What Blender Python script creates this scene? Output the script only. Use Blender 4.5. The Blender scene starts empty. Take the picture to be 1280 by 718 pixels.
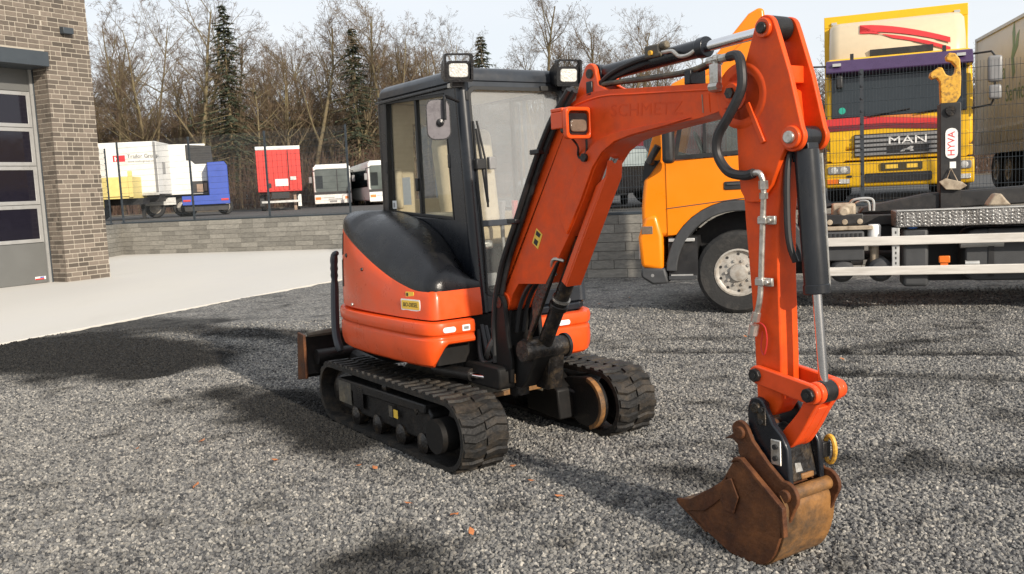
import bpy, bmesh, math, random
import numpy as np
from mathutils import Vector, Matrix, noise

# ------------------------------------------------------------------ camera, sky, sun
scene = bpy.context.scene
COL = scene.collection
FPX, CAM_H = 1143.0, 1.65
def norm(v): v = np.array(v, float); return v / np.linalg.norm(v)
dn = norm([520.0, 10800.0, FPX])
fw = np.array([0, 0, 1.0]); yy = norm(fw - dn * fw.dot(dn)); xx = np.cross(dn, yy)
if xx[0] < 0: xx = -xx
RC = np.array([xx, yy, -dn])
cam_d = bpy.data.cameras.new('camera'); cam = bpy.data.objects.new('camera', cam_d); COL.objects.link(cam)
cx_, cy_, cz_ = RC @ np.array([1, 0, 0]), RC @ np.array([0, -1, 0]), RC @ np.array([0, 0, -1])
M = Matrix.Identity(4)
for i in range(3):
    M[i][0], M[i][1], M[i][2] = cx_[i], cy_[i], cz_[i]
M[2][3] = CAM_H
cam.matrix_world = M
cam_d.sensor_width = 36; cam_d.lens = FPX / 1280 * 36; cam_d.clip_start = 0.05; cam_d.clip_end = 2000
scene.camera = cam

SUN_AZ = norm([0.56, -0.83]); SUN_EL = math.radians(23)
world = bpy.data.worlds.new('World'); scene.world = world; world.use_nodes = True
wn = world.node_tree; wn.nodes.clear()
wo = wn.nodes.new('ShaderNodeOutputWorld'); wb = wn.nodes.new('ShaderNodeBackground')
sky = wn.nodes.new('ShaderNodeTexSky'); sky.sky_type = 'NISHITA'; sky.sun_disc = False
sky.sun_elevation = SUN_EL; sky.sun_rotation = math.atan2(SUN_AZ[0], SUN_AZ[1])
sky.air_density = 1.0; sky.dust_density = 2.0; sky.ozone_density = 1.0
veil = wn.nodes.new('ShaderNodeMix'); veil.data_type = 'RGBA'
tcw = wn.nodes.new('ShaderNodeTexCoord'); mpw = wn.nodes.new('ShaderNodeMapping'); mpw.inputs['Scale'].default_value = (1.2, 1.2, 4.0)
nzw = wn.nodes.new('ShaderNodeTexNoise'); nzw.inputs['Scale'].default_value = 1.6; nzw.inputs['Detail'].default_value = 5
rmw = wn.nodes.new('ShaderNodeMapRange'); rmw.inputs[1].default_value = .3; rmw.inputs[2].default_value = .7
rmw.inputs[3].default_value = .72; rmw.inputs[4].default_value = .9
veil.inputs[7].default_value = (7.15, 7.4, 7.7, 1)          # thin high cloud
wn.links.new(tcw.outputs['Generated'], mpw.inputs[0]); wn.links.new(mpw.outputs[0], nzw.inputs['Vector'])
wn.links.new(nzw.outputs['Fac'], rmw.inputs[0]); wn.links.new(rmw.outputs[0], veil.inputs[0])
wn.links.new(sky.outputs[0], veil.inputs[6]); wn.links.new(veil.outputs[2], wb.inputs[0])
wb.inputs[1].default_value = 0.132
wn.links.new(wb.outputs[0], wo.inputs[0])
sd = bpy.data.lights.new('sun', 'SUN'); sun = bpy.data.objects.new('sun', sd); COL.objects.link(sun)
sd.energy = 5.0; sd.angle = math.radians(1.2); sd.color = (1.0, 0.90, 0.77)
sv = Vector((SUN_AZ[0] * math.cos(SUN_EL), SUN_AZ[1] * math.cos(SUN_EL), math.sin(SUN_EL)))
sun.rotation_euler = sv.to_track_quat('Z', 'Y').to_euler(); sun.location = (8, -10, 12)
scene.view_settings.view_transform = 'Standard'; scene.view_settings.look = 'None'
scene.view_settings.exposure = 0.04; scene.view_settings.gamma = 1
scene.render.engine = 'CYCLES'
scene.cycles.max_bounces = 6; scene.cycles.transparent_max_bounces = 12
rng = random.Random(7)

# ------------------------------------------------------------------ materials
MATS = {}
def srgb(r, g, b):
    f = lambda c: (c / 255 / 12.92) if c / 255 <= .04045 else ((c / 255 + .055) / 1.055) ** 2.4
    return (f(r), f(g), f(b))
def mat(name, col, rough=.5, metal=0.0, var=.12, scale=6.0, bump=0.0, bscale=60.0, col2=None, amt=0.0, pscale=3.0,
        edge=(.5, .62), rand=0.0, island=False, spec=.5, coat=0.0, rvar=.1, stretch=None, thr=None):
    """Principled with noise tint (var), a second colour in noise patches (col2, amt), bump, per-object random value (rand)."""
    m = bpy.data.materials.new(name); MATS[name] = m; m.use_nodes = True
    nt = m.node_tree; N = nt.nodes; L = nt.links; p = N['Principled BSDF']
    tc = N.new('ShaderNodeTexCoord'); src = tc.outputs['Object']
    if stretch:
        mp = N.new('ShaderNodeMapping'); mp.inputs['Scale'].default_value = stretch; L.new(src, mp.inputs[0]); src = mp.outputs[0]
    oi = N.new('ShaderNodeObjectInfo')
    off = N.new('ShaderNodeVectorMath'); off.operation = 'MULTIPLY_ADD'
    L.new(oi.outputs['Random'], off.inputs[0]); off.inputs[1].default_value = (17, 31, 47); L.new(src, off.inputs[2]); src = off.outputs[0]
    n1 = N.new('ShaderNodeTexNoise'); n1.inputs['Scale'].default_value = scale; n1.inputs['Detail'].default_value = 6; n1.inputs['Roughness'].default_value = .65
    L.new(src, n1.inputs['Vector'])
    mr = N.new('ShaderNodeMapRange'); mr.inputs[1].default_value = .25; mr.inputs[2].default_value = .75
    mr.inputs[3].default_value = 1 - var; mr.inputs[4].default_value = 1 + var; L.new(n1.outputs['Fac'], mr.inputs[0])
    val = mr.outputs[0]
    if rand or island:
        rsrc = oi.outputs['Random']
        if island:
            g = N.new('ShaderNodeNewGeometry'); ad = N.new('ShaderNodeMath'); ad.operation = 'ADD'
            L.new(g.outputs['Random Per Island'], ad.inputs[0]); L.new(rsrc, ad.inputs[1])
            fr = N.new('ShaderNodeMath'); fr.operation = 'FRACT'; L.new(ad.outputs[0], fr.inputs[0]); rsrc = fr.outputs[0]
        m2 = N.new('ShaderNodeMapRange'); m2.inputs[3].default_value = 1 - rand; m2.inputs[4].default_value = 1 + rand; L.new(rsrc, m2.inputs[0])
        mu = N.new('ShaderNodeMath'); mu.operation = 'MULTIPLY'; L.new(val, mu.inputs[0]); L.new(m2.outputs[0], mu.inputs[1]); val = mu.outputs[0]
    base = N.new('ShaderNodeRGB'); base.outputs[0].default_value = (*col, 1); cs = base.outputs[0]
    if col2 is not None:
        n2 = N.new('ShaderNodeTexNoise'); n2.inputs['Scale'].default_value = pscale; n2.inputs['Detail'].default_value = 8; n2.inputs['Roughness'].default_value = .7
        L.new(src, n2.inputs['Vector'])
        m3 = N.new('ShaderNodeMapRange'); m3.inputs[1].default_value = edge[0]; m3.inputs[2].default_value = edge[1]; m3.inputs[3].default_value = 0; m3.inputs[4].default_value = amt
        L.new(n2.outputs['Fac'], m3.inputs[0])
        mx = N.new('ShaderNodeMix'); mx.data_type = 'RGBA'; L.new(m3.outputs[0], mx.inputs[0]); L.new(cs, mx.inputs[6]); mx.inputs[7].default_value = (*col2, 1); cs = mx.outputs[2]
    vm = N.new('ShaderNodeVectorMath'); vm.operation = 'SCALE'; L.new(cs, vm.inputs[0]); L.new(val, vm.inputs['Scale'])
    L.new(vm.outputs[0], p.inputs['Base Color'])
    mrr = N.new('ShaderNodeMapRange'); mrr.inputs[1].default_value = .3; mrr.inputs[2].default_value = .7
    mrr.inputs[3].default_value = max(.02, rough - rvar); mrr.inputs[4].default_value = min(1, rough + rvar)
    L.new(n1.outputs['Fac'], mrr.inputs[0]); L.new(mrr.outputs[0], p.inputs['Roughness'])
    p.inputs['Metallic'].default_value = metal; p.inputs['Specular IOR Level'].default_value = spec
    if coat: p.inputs['Coat Weight'].default_value = coat; p.inputs['Coat Roughness'].default_value = .12
    if bump:
        nb = N.new('ShaderNodeTexNoise'); nb.inputs['Scale'].default_value = bscale; nb.inputs['Detail'].default_value = 4; L.new(src, nb.inputs['Vector'])
        b = N.new('ShaderNodeBump'); b.inputs['Strength'].default_value = bump; b.inputs['Distance'].default_value = .02
        L.new(nb.outputs['Fac'], b.inputs['Height']); L.new(b.outputs[0], p.inputs['Normal'])
    return m
def glass(name, tint=(.8, .85, .85), dust=.1, dustcol=(.7, .7, .68), ior=1.5, nscale=5):
    m = bpy.data.materials.new(name); MATS[name] = m; m.use_nodes = True
    nt = m.node_tree; N = nt.nodes; L = nt.links; N.remove(N['Principled BSDF']); out = N['Material Output']
    tr = N.new('ShaderNodeBsdfTransparent'); tr.inputs[0].default_value = (*tint, 1)
    df = N.new('ShaderNodeBsdfDiffuse'); df.inputs[0].default_value = (*dustcol, 1)
    gl = N.new('ShaderNodeBsdfGlossy'); gl.inputs[1].default_value = .03
    fr = N.new('ShaderNodeFresnel'); fr.inputs[0].default_value = ior
    tc = N.new('ShaderNodeTexCoord'); nz = N.new('ShaderNodeTexNoise'); nz.inputs['Scale'].default_value = nscale; nz.inputs['Detail'].default_value = 6
    L.new(tc.outputs['Object'], nz.inputs['Vector'])
    mr = N.new('ShaderNodeMapRange'); mr.inputs[1].default_value = .3; mr.inputs[2].default_value = .7; mr.inputs[3].default_value = dust * .82; mr.inputs[4].default_value = dust * 1.18
    L.new(nz.outputs['Fac'], mr.inputs[0])
    a = N.new('ShaderNodeMixShader'); L.new(mr.outputs[0], a.inputs[0]); L.new(tr.outputs[0], a.inputs[1]); L.new(df.outputs[0], a.inputs[2])
    b = N.new('ShaderNodeMixShader'); ge = N.new('ShaderNodeNewGeometry'); iv = N.new('ShaderNodeMath'); iv.operation = 'SUBTRACT'; iv.inputs[0].default_value = 1; L.new(ge.outputs['Backfacing'], iv.inputs[1])
    fm = N.new('ShaderNodeMath'); fm.operation = 'MULTIPLY'; L.new(fr.outputs[0], fm.inputs[0]); L.new(iv.outputs[0], fm.inputs[1])
    L.new(fm.outputs[0], b.inputs[0]); L.new(a.outputs[0], b.inputs[1]); L.new(gl.outputs[0], b.inputs[2])
    L.new(b.outputs[0], out.inputs['Surface']); return m

ORANGE = (.74, .080, .010)
mat('orange_paint', ORANGE, .36, var=.11, rvar=.14, scale=7, col2=(.52, .06, .015), amt=.4, pscale=2.2, edge=(.45, .75), spec=.35, coat=.12, bump=.02, bscale=8)
mat('boom_paint', (.73, .078, .008), .46, var=.17, scale=11, rvar=.16, col2=(.46, .045, .013), amt=.6, pscale=3.2, edge=(.44, .70), spec=.25, coat=.04, bump=.03, bscale=12)
mat('link_paint', (.72, .072, .010), .42, spec=.35, var=.18, scale=9, col2=(.2, .05, .03), amt=.6, pscale=14, edge=(.58, .7), coat=.1)
mat('black_plastic', (.006, .0066, .0085), .30, spec=.4, var=.25, scale=9, col2=(.025, .023, .021), amt=.35, pscale=5, bump=.1, bscale=120)
mat('cab_black', (.007, .009, .013), .30, var=.2, scale=5, col2=(.018, .019, .022), amt=.5, pscale=4, spec=.4, coat=.15)
mat('cab_grey', (.026, .031, .039), .35, var=.25, scale=5, col2=(.05, .05, .052), amt=.5, pscale=4, spec=.4, coat=.15)
mat('black_metal', (.011, .0105, .0105), .45, spec=.35, var=.3, scale=12, col2=(.06, .043, .03), amt=.5, pscale=9, edge=(.56, .7), bump=.15, bscale=60)
mat('greasy_metal', (.014, .012, .011), .35, metal=.2, var=.4, scale=20, col2=(.12, .085, .05), amt=.6, pscale=12, edge=(.5, .66), bump=.3, bscale=50)
mat('rubber', (.012, .0115, .011), .62, spec=.35, var=.4, scale=20, col2=(.07, .053, .036), amt=.65, pscale=7, edge=(.47, .68), bump=.3, bscale=60)
mat('grime_black', (.008, .0075, .0072), .6, spec=.25, var=.3, scale=12, col2=(.03, .022, .016), amt=.4, pscale=7, edge=(.55, .7))
mat('dark_steel', (.022, .024, .028), .28, metal=.35, var=.3, scale=4, col2=(.06, .055, .05), amt=.4, pscale=3, stretch=(2, 2, .5))
mat('hose', (.016, .016, .017), .5, var=.3, scale=30)
mat('chrome', (.75, .75, .76), .12, metal=1, var=.05, rvar=.05)
mat('zinc', (.52, .50, .46), .38, metal=.85, var=.25, scale=30, col2=(.25, .2, .14), amt=.5, pscale=25)
mat('rust', (.058, .020, .008), .68, spec=.35, var=.5, scale=9, col2=(.15, .055, .017), amt=.85, pscale=5, edge=(.40, .66), bump=.3, bscale=50, rvar=.15)
mat('rust_worn', (.26, .125, .04), .45, spec=.45, var=.45, scale=9, col2=(.06, .045, .032), amt=.85, pscale=4, edge=(.43, .62), bump=.15, bscale=60, stretch=(3, 1, 1))
mat('rust_light', (.30, .21, .15), .65, var=.3, scale=14, bump=.2)
mat('frame_grey', (.075, .068, .055), .6, var=.35, scale=10, col2=(.20, .16, .10), amt=.6, pscale=6, bump=.25, bscale=40)
mat('lamp_lens', (.55, .55, .52), .12, var=.15, scale=40, bump=.5, bscale=90)
mat('lamp_lens_dim', (.16, .12, .09), .15, var=.25, scale=14, bump=.3, bscale=60)
mat('mirror_grey', (.13, .12, .13), .3, var=.15, scale=12, col2=(.08, .07, .08), amt=.6, pscale=8)
mat('seat_fabric', (.52, .43, .28), .8, var=.2, scale=10)
mat('cab_beige', (.58, .49, .33), .7, var=.15, scale=5)
mat('white_plain', (.78, .78, .76), .5, var=.06)
mat('red_plain', (.55, .03, .03), .4, var=.1)
mat('yellow_label', (.80, .52, .06), .45, var=.06)
mat('yellow_hook', (.60, .33, .035), .5, var=.3, scale=30, col2=(.15, .08, .03), amt=.7, pscale=18, edge=(.5, .6))
mat('black_print', (.012, .012, .012), .5)
mat('ghost_print', (.665, .064, .007), .5, spec=.25)
glass('front_glass', (.96, .97, .97), .19, (.62, .63, .63), nscale=2.5)
glass('side_glass', (.96, .97, .96), .03, (.6, .6, .55), ior=1.45)
glass('light_glass', (.85, .88, .9), .05)

# ------------------------------------------------------------------ mesh helpers
class MB:
    def __init__(s): s.v = []; s.f = []; s.sm = None
    def add(s, vs, fs):
        o = len(s.v); s.v += [tuple(map(float, v)) for v in vs]; s.f += [tuple(i + o for i in f) for f in fs]; return s
    def box(s, x0, x1, y0, y1, z0, z1):
        return s.add([(x, y, z) for x in (x0, x1) for y in (y0, y1) for z in (z0, z1)],
                     [(0, 1, 3, 2), (4, 6, 7, 5), (0, 4, 5, 1), (2, 3, 7, 6), (0, 2, 6, 4), (1, 5, 7, 3)])
    def prism(s, pts, y0, y1, ax='y'):
        n = len(pts)
        if ax == 'y': vs = [(p[0], y0, p[1]) for p in pts] + [(p[0], y1, p[1]) for p in pts]
        elif ax == 'x': vs = [(y0, p[0], p[1]) for p in pts] + [(y1, p[0], p[1]) for p in pts]
        else: vs = [(p[0], p[1], y0) for p in pts] + [(p[0], p[1], y1) for p in pts]
        return s.add(vs, [tuple(range(n)), tuple(range(2 * n - 1, n - 1, -1))] + [(i, (i + 1) % n, n + (i + 1) % n, n + i) for i in range(n)])
    def ring(s, outer, inner, off):
        n = len(outer); off = np.array(off, float)
        vs = [tuple(p) for p in outer] + [tuple(p) for p in inner] + [tuple(np.array(p) + off) for p in outer] + [tuple(np.array(p) + off) for p in inner]
        fs = []
        for i in range(n):
            j = (i + 1) % n
            fs += [(i, j, n + j, n + i), (2 * n + j, 2 * n + i, 3 * n + i, 3 * n + j), (j, i, 2 * n + i, 2 * n + j), (n + i, n + j, 3 * n + j, 3 * n + i)]
        return s.add(vs, fs)
    def poly(s, pts, off):
        n = len(pts); off = np.array(off, float)
        return s.add([tuple(p) for p in pts] + [tuple(np.array(p) + off) for p in pts],
                     [tuple(range(n)), tuple(range(2 * n - 1, n - 1, -1))] + [(i, (i + 1) % n, n + (i + 1) % n, n + i) for i in range(n)])
    def loft(s, rings, cap=True, closed=True):
        n = len(rings[0]); vs = [p for r in rings for p in r]; fs = []
        for k in range(len(rings) - 1):
            for i in range(n if closed else n - 1):
                j = (i + 1) % n; fs.append((k * n + i, k * n + j, (k + 1) * n + j, (k + 1) * n + i))
        if cap and closed: fs += [tuple(range(n - 1, -1, -1)), tuple((len(rings) - 1) * n + i for i in range(n))]
        return s.add(vs, fs)
    def tube(s, pts, r, n=8, cap=True):
        P = [np.array(p, float) for p in pts]; rs = r if hasattr(r, '__len__') else [r] * len(P); rings = []
        t0 = P[1] - P[0]; up = np.array([0, 0, 1.0]) if abs(norm(t0)[2]) < .9 else np.array([1.0, 0, 0])
        u = norm(np.cross(t0, up))
        for i, p in enumerate(P):
            t = norm((P[min(i + 1, len(P) - 1)] - P[max(i - 1, 0)])); u = norm(u - t * u.dot(t)); w = np.cross(t, u)
            rings.append([p + rs[i] * (math.cos(2 * math.pi * k / n) * u + math.sin(2 * math.pi * k / n) * w) for k in range(n)])
        return s.loft(rings, cap)
    def cyl(s, p0, p1, r, r1=None, n=20): return s.tube([p0, p1], [r, r if r1 is None else r1], n)
    def lathe(s, prof, c, ax='y', n=28):
        rings = []
        for r, h in prof:
            ring = []
            for k in range(n):
                a = 2 * math.pi * k / n; q, w = r * math.cos(a), r * math.sin(a)
                ring.append({'y': (c[0] + q, c[1] + h, c[2] + w), 'x': (c[0] + h, c[1] + q, c[2] + w), 'z': (c[0] + q, c[1] + w, c[2] + h)}[ax])
            rings.append(ring)
        return s.loft(rings)
def mesh(mb, name='mesh', smooth=35, fix=True):
    me = bpy.data.meshes.new(name); me.from_pydata(mb.v, [], mb.f)
    if fix:
        bm = bmesh.new(); bm.from_mesh(me); bmesh.ops.recalc_face_normals(bm, faces=bm.faces); bm.to_mesh(me); bm.free()
    if smooth:
        me.polygons.foreach_set('use_smooth', [True] * len(me.polygons)); me.set_sharp_from_angle(angle=math.radians(smooth))
    me.update(); return me
def link(name, data, parent=None, loc=None, rz=None):
    o = bpy.data.objects.new(name, data); COL.objects.link(o)
    if parent is not None: o.parent = parent
    if loc is not None: o.location = loc
    if rz is not None: o.rotation_euler = (0, 0, rz)
    return o
def obj(name, mb, m, parent=None, bevel=0, smooth=35, seg=2, sub=0, loc=None, label=None):
    me = mb if isinstance(mb, bpy.types.Mesh) else mesh(mb, name, smooth)
    if isinstance(m, str): m = MATS[m]
    if not me.materials: me.materials.append(m)
    o = link(name, me, parent, loc)
    if bevel:
        md = o.modifiers.new('bevel', 'BEVEL'); md.width = bevel; md.segments = seg; md.limit_method = 'ANGLE'; md.angle_limit = math.radians(38); md.harden_normals = False
    if sub:
        md = o.modifiers.new('sub', 'SUBSURF'); md.levels = sub; md.render_levels = sub
    if label: o['label'] = label
    return o
def tag(o, label, cat, group=None):
    o['label'] = label; o['category'] = cat
    if group: o['group'] = group
    return o
def struct(o, kind='structure', label=None):
    o['kind'] = kind
    if label: o['label'] = label
    return o
def thing(name, label, cat, loc=(0, 0, 0), rz=0, group=None):
    return tag(link(name, None, None, loc, rz), label, cat, group)
def copy_tree(o, parent=None):
    c = o.copy(); COL.objects.link(c); c.parent = parent
    for ch in list(o.children): copy_tree(ch, c)
    return c
def arc(c, r, a0, a1, n): return [(c[0] + r * math.cos(math.radians(a0 + (a1 - a0) * i / (n - 1))), c[1] + r * math.sin(math.radians(a0 + (a1 - a0) * i / (n - 1)))) for i in range(n)]
def rrect(x0, x1, z0, z1, r, n=4):
    return arc((x1 - r, z1 - r), r, 0, 90, n) + arc((x0 + r, z1 - r), r, 90, 180, n) + arc((x0 + r, z0 + r), r, 180, 270, n) + arc((x1 - r, z0 + r), r, 270, 360, n)
def spline(pts, k=5):
    P = [np.array(p, float) for p in pts]; out = []
    for i in range(len(P) - 1):
        p0, p1, p2, p3 = P[max(i - 1, 0)], P[i], P[i + 1], P[min(i + 2, len(P) - 1)]
        for j in range(k):
            t = j / k
            out.append(.5 * (2 * p1 + (p2 - p0) * t + (2 * p0 - 5 * p1 + 4 * p2 - p3) * t * t + (3 * p1 - p0 - 3 * p2 + p3) * t ** 3))
    out.append(P[-1]); return [tuple(p) for p in out]
def text(name, s, size, m, parent, mw, ext=.001, xs=1.0, shear=0.0):
    """flat lettering as a mesh; mw: 4x4 local matrix (x = reading direction, y = letter up)"""
    cu = bpy.data.curves.new('t', 'FONT'); cu.body = s; cu.size = size; cu.extrude = ext; cu.align_x = 'CENTER'; cu.align_y = 'CENTER'; cu.resolution_u = 3; cu.shear = shear
    t = bpy.data.objects.new('t', cu); COL.objects.link(t); bpy.context.view_layer.update()
    me = bpy.data.meshes.new_from_object(t.evaluated_get(bpy.context.evaluated_depsgraph_get())); bpy.data.objects.remove(t)
    me.materials.clear(); me.materials.append(MATS[m]); me.transform(mw @ Matrix.Diagonal((xs, 1, 1, 1)))
    o = link(name, me, parent); return o
def basis(o, x, y):
    x = Vector(x).normalized(); y = Vector(y); y = (y - x * y.dot(x)).normalized(); z = x.cross(y); m = Matrix.Identity(4)
    for i in range(3): m[i][0], m[i][1], m[i][2], m[i][3] = x[i], y[i], z[i], o[i]
    return m
# ------------------------------------------------------------------ ground, concrete, terrace
CE0, CE1 = np.array([-6.58, 11.6]), np.array([-3.77, 17.94])           # edge of the concrete yard
CED = norm(CE1 - CE0)
def on_concrete(x, y):
    d = np.array([x, y]) - CE0
    return CED[0] * d[1] - CED[1] * d[0] > 0                            # left of the edge
# dark gravel patches, wet / freshly turned ruts, and painted cab shadow: capsules (x0,y0,x1,y1,r,strength)
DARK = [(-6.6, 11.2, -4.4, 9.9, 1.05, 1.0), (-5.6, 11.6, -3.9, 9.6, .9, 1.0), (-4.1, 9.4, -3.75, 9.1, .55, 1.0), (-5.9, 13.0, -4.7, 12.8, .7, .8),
        (-4.9, 12.7, -2.9, 11.2, .38, .85), (-2.9, 11.2, -1.9, 10.6, .35, .7),  # cast shadow of the excavator cab, painted into the gravel colour
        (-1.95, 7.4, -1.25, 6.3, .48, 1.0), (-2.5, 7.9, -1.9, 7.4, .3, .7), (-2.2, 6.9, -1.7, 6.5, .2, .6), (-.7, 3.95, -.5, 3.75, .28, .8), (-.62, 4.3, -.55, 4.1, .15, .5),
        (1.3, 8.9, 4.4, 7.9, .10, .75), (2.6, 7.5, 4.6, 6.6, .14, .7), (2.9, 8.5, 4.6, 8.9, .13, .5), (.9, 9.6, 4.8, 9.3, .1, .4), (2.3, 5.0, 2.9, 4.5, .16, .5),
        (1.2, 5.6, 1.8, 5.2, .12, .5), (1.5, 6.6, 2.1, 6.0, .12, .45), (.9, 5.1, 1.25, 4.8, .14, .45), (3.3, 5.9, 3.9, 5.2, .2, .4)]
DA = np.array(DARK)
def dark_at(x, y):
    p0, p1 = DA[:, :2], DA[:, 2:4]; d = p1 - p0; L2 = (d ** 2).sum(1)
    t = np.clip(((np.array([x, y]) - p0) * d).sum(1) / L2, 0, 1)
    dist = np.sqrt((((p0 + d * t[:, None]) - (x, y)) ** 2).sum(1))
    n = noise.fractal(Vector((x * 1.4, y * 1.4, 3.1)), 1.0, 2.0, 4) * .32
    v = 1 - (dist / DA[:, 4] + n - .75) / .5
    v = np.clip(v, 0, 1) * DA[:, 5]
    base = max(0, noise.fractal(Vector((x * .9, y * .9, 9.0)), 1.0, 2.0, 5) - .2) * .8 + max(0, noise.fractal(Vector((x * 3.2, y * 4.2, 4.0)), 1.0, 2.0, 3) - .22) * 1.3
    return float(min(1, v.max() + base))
RUTS = [(1.3, 8.9, 4.6, 7.85, .10, -.022), (2.5, 7.55, 4.7, 6.6, .12, -.025), (2.6, 5.0, 3.2, 4.4, .15, -.02), (-.75, 4.0, -.4, 3.7, .2, -.02), (-3.9, 9.6, -3.6, 8.9, .2, -.04)]
RA = np.array(RUTS)
def ground_z(x, y):
    if abs(x) > 14 or y > 24 or y < 0: return 0.0
    if on_concrete(x, y): return -.02
    z = noise.fractal(Vector((x * .8, y * .8, 0)), 1.0, 2.0, 4) * .014 + noise.noise(Vector((x * 4, y * 4, 5))) * .006
    p0, p1 = RA[:, :2], RA[:, 2:4]; d = p1 - p0
    t = np.clip(((np.array([x, y]) - p0) * d).sum(1) / (d ** 2).sum(1), 0, 1)
    dist = np.sqrt((((p0 + d * t[:, None]) - (x, y)) ** 2).sum(1))
    z += float((RA[:, 5] * np.exp(-(dist / RA[:, 4]) ** 2) - .6 * RA[:, 5] * np.exp(-((dist - 2 * RA[:, 4]) / RA[:, 4]) ** 2)).sum())
    return z
def axis(lo, hi, step, far):
    a = list(np.arange(lo, hi + 1e-6, step)); s = step
    while a[-1] < far: s *= 1.45; a.append(a[-1] + s)
    s = step; b = []
    while (b[-1] if b else a[0]) > -far: s *= 1.45; b.append((b[-1] if b else a[0]) - s)
    return b[::-1] + a
GX, GY = axis(-7, 7, .1, 500), axis(2.2, 16, .1, 600)
NX, NY = len(GX), len(GY)
gv = [(x, y, ground_z(x, y)) for y in GY for x in GX]
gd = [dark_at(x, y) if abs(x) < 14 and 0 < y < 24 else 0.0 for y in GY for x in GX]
gf = [(j * NX + i, j * NX + i + 1, (j + 1) * NX + i + 1, (j + 1) * NX + i) for j in range(NY - 1) for i in range(NX - 1)]
def gravel_mat(name, stones):
    m = bpy.data.materials.new(name); MATS[name] = m; m.use_nodes = True; nt = m.node_tree; N = nt.nodes; L = nt.links; p = N['Principled BSDF']
    at = N.new('ShaderNodeAttribute'); at.attribute_name = 'dark'
    ramp = N.new('ShaderNodeValToRGB'); cr = ramp.color_ramp
    cr.elements[0].position = 0; cr.elements[0].color = (.04, .041, .043, 1); cr.elements[1].position = 1; cr.elements[1].color = (.40, .375, .33, 1)
    for pos, c in ((.16, (.085, .085, .086)), (.35, (.145, .143, .139)), (.65, (.195, .188, .174)), (.88, (.265, .253, .229))):
        e = cr.elements.new(pos); e.color = (*c, 1)
    if stones:
        at.attribute_type = 'INSTANCER'
        oi = N.new('ShaderNodeObjectInfo'); L.new(oi.outputs['Random'], ramp.inputs[0])
        tc = N.new('ShaderNodeTexCoord'); nz = N.new('ShaderNodeTexNoise'); nz.inputs['Scale'].default_value = 1.4; nz.inputs['Detail'].default_value = 4; L.new(tc.outputs['Object'], nz.inputs['Vector'])
        fac = nz.outputs['Fac']
        b = N.new('ShaderNodeBump'); b.inputs['Strength'].default_value = .25; b.inputs['Distance'].default_value = .004; L.new(fac, b.inputs['Height']); L.new(b.outputs[0], p.inputs['Normal'])
    else:
        tc = N.new('ShaderNodeTexCoord'); vo = N.new('ShaderNodeTexVoronoi'); vo.inputs['Scale'].default_value = 42; vo.inputs['Randomness'].default_value = 1; L.new(tc.outputs['Object'], vo.inputs['Vector'])
        sp = N.new('ShaderNodeSeparateColor'); L.new(vo.outputs['Color'], sp.inputs[0]); L.new(sp.outputs[0], ramp.inputs[0])
        nz = N.new('ShaderNodeTexNoise'); nz.inputs['Scale'].default_value = 2.2; nz.inputs['Detail'].default_value = 8; nz.inputs['Roughness'].default_value = .75; L.new(tc.outputs['Object'], nz.inputs['Vector']); fac = nz.outputs['Fac']
        iv = N.new('ShaderNodeMath'); iv.operation = 'SUBTRACT'; iv.inputs[0].default_value = 1; L.new(vo.outputs['Distance'], iv.inputs[1])
        b = N.new('ShaderNodeBump'); b.inputs['Strength'].default_value = .7; b.inputs['Distance'].default_value = .015; L.new(iv.outputs[0], b.inputs['Height']); L.new(b.outputs[0], p.inputs['Normal'])
    mr = N.new('ShaderNodeMapRange'); mr.inputs[1].default_value = .3; mr.inputs[2].default_value = .7; mr.inputs[3].default_value = .75; mr.inputs[4].default_value = 1.25; L.new(fac, mr.inputs[0])
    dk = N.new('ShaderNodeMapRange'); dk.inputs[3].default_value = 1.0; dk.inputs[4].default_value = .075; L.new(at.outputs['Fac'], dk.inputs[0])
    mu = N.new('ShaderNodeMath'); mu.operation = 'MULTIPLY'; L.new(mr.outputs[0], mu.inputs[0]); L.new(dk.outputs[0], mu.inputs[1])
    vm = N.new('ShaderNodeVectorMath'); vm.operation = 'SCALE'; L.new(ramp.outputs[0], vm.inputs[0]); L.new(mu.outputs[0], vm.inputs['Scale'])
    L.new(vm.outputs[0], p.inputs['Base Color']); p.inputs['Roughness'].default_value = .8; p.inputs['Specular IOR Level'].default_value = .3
    return m
gravel_mat('gravel_ground', False); gravel_mat('gravel_stone', True)
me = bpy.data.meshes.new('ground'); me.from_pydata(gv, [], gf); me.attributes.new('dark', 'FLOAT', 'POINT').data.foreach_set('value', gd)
me.polygons.foreach_set('use_smooth', [True] * len(me.polygons))
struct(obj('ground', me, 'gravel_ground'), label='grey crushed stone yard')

# loose stones: geometry-node scatter over the near part of the yard
fsel = []; used = {}
sv_, sd_, sden = [], [], []
for j in range(NY - 1):
    for i in range(NX - 1):
        x, y = GX[i] + .05, GY[j] + .05
        if not (2.7 < y < 12.6 and abs(x) < .66 * y + .8) or on_concrete(x, y + .05): continue
        q = []
        for k in gf[j * (NX - 1) + i]:
            if k not in used:
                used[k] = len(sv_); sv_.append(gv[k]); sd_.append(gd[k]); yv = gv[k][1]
                sden.append(3500 if yv < 6 else max(150, 3500 - (yv - 6) * 515))
            q.append(used[k])
        fsel.append(q)
me = bpy.data.meshes.new('gravel'); me.from_pydata(sv_, [], fsel)
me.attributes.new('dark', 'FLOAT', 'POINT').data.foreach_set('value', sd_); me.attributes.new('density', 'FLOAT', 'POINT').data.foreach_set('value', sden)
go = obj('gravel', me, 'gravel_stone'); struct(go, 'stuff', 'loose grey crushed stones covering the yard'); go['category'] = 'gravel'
ng = bpy.data.node_groups.new('scatter', 'GeometryNodeTree')
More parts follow.
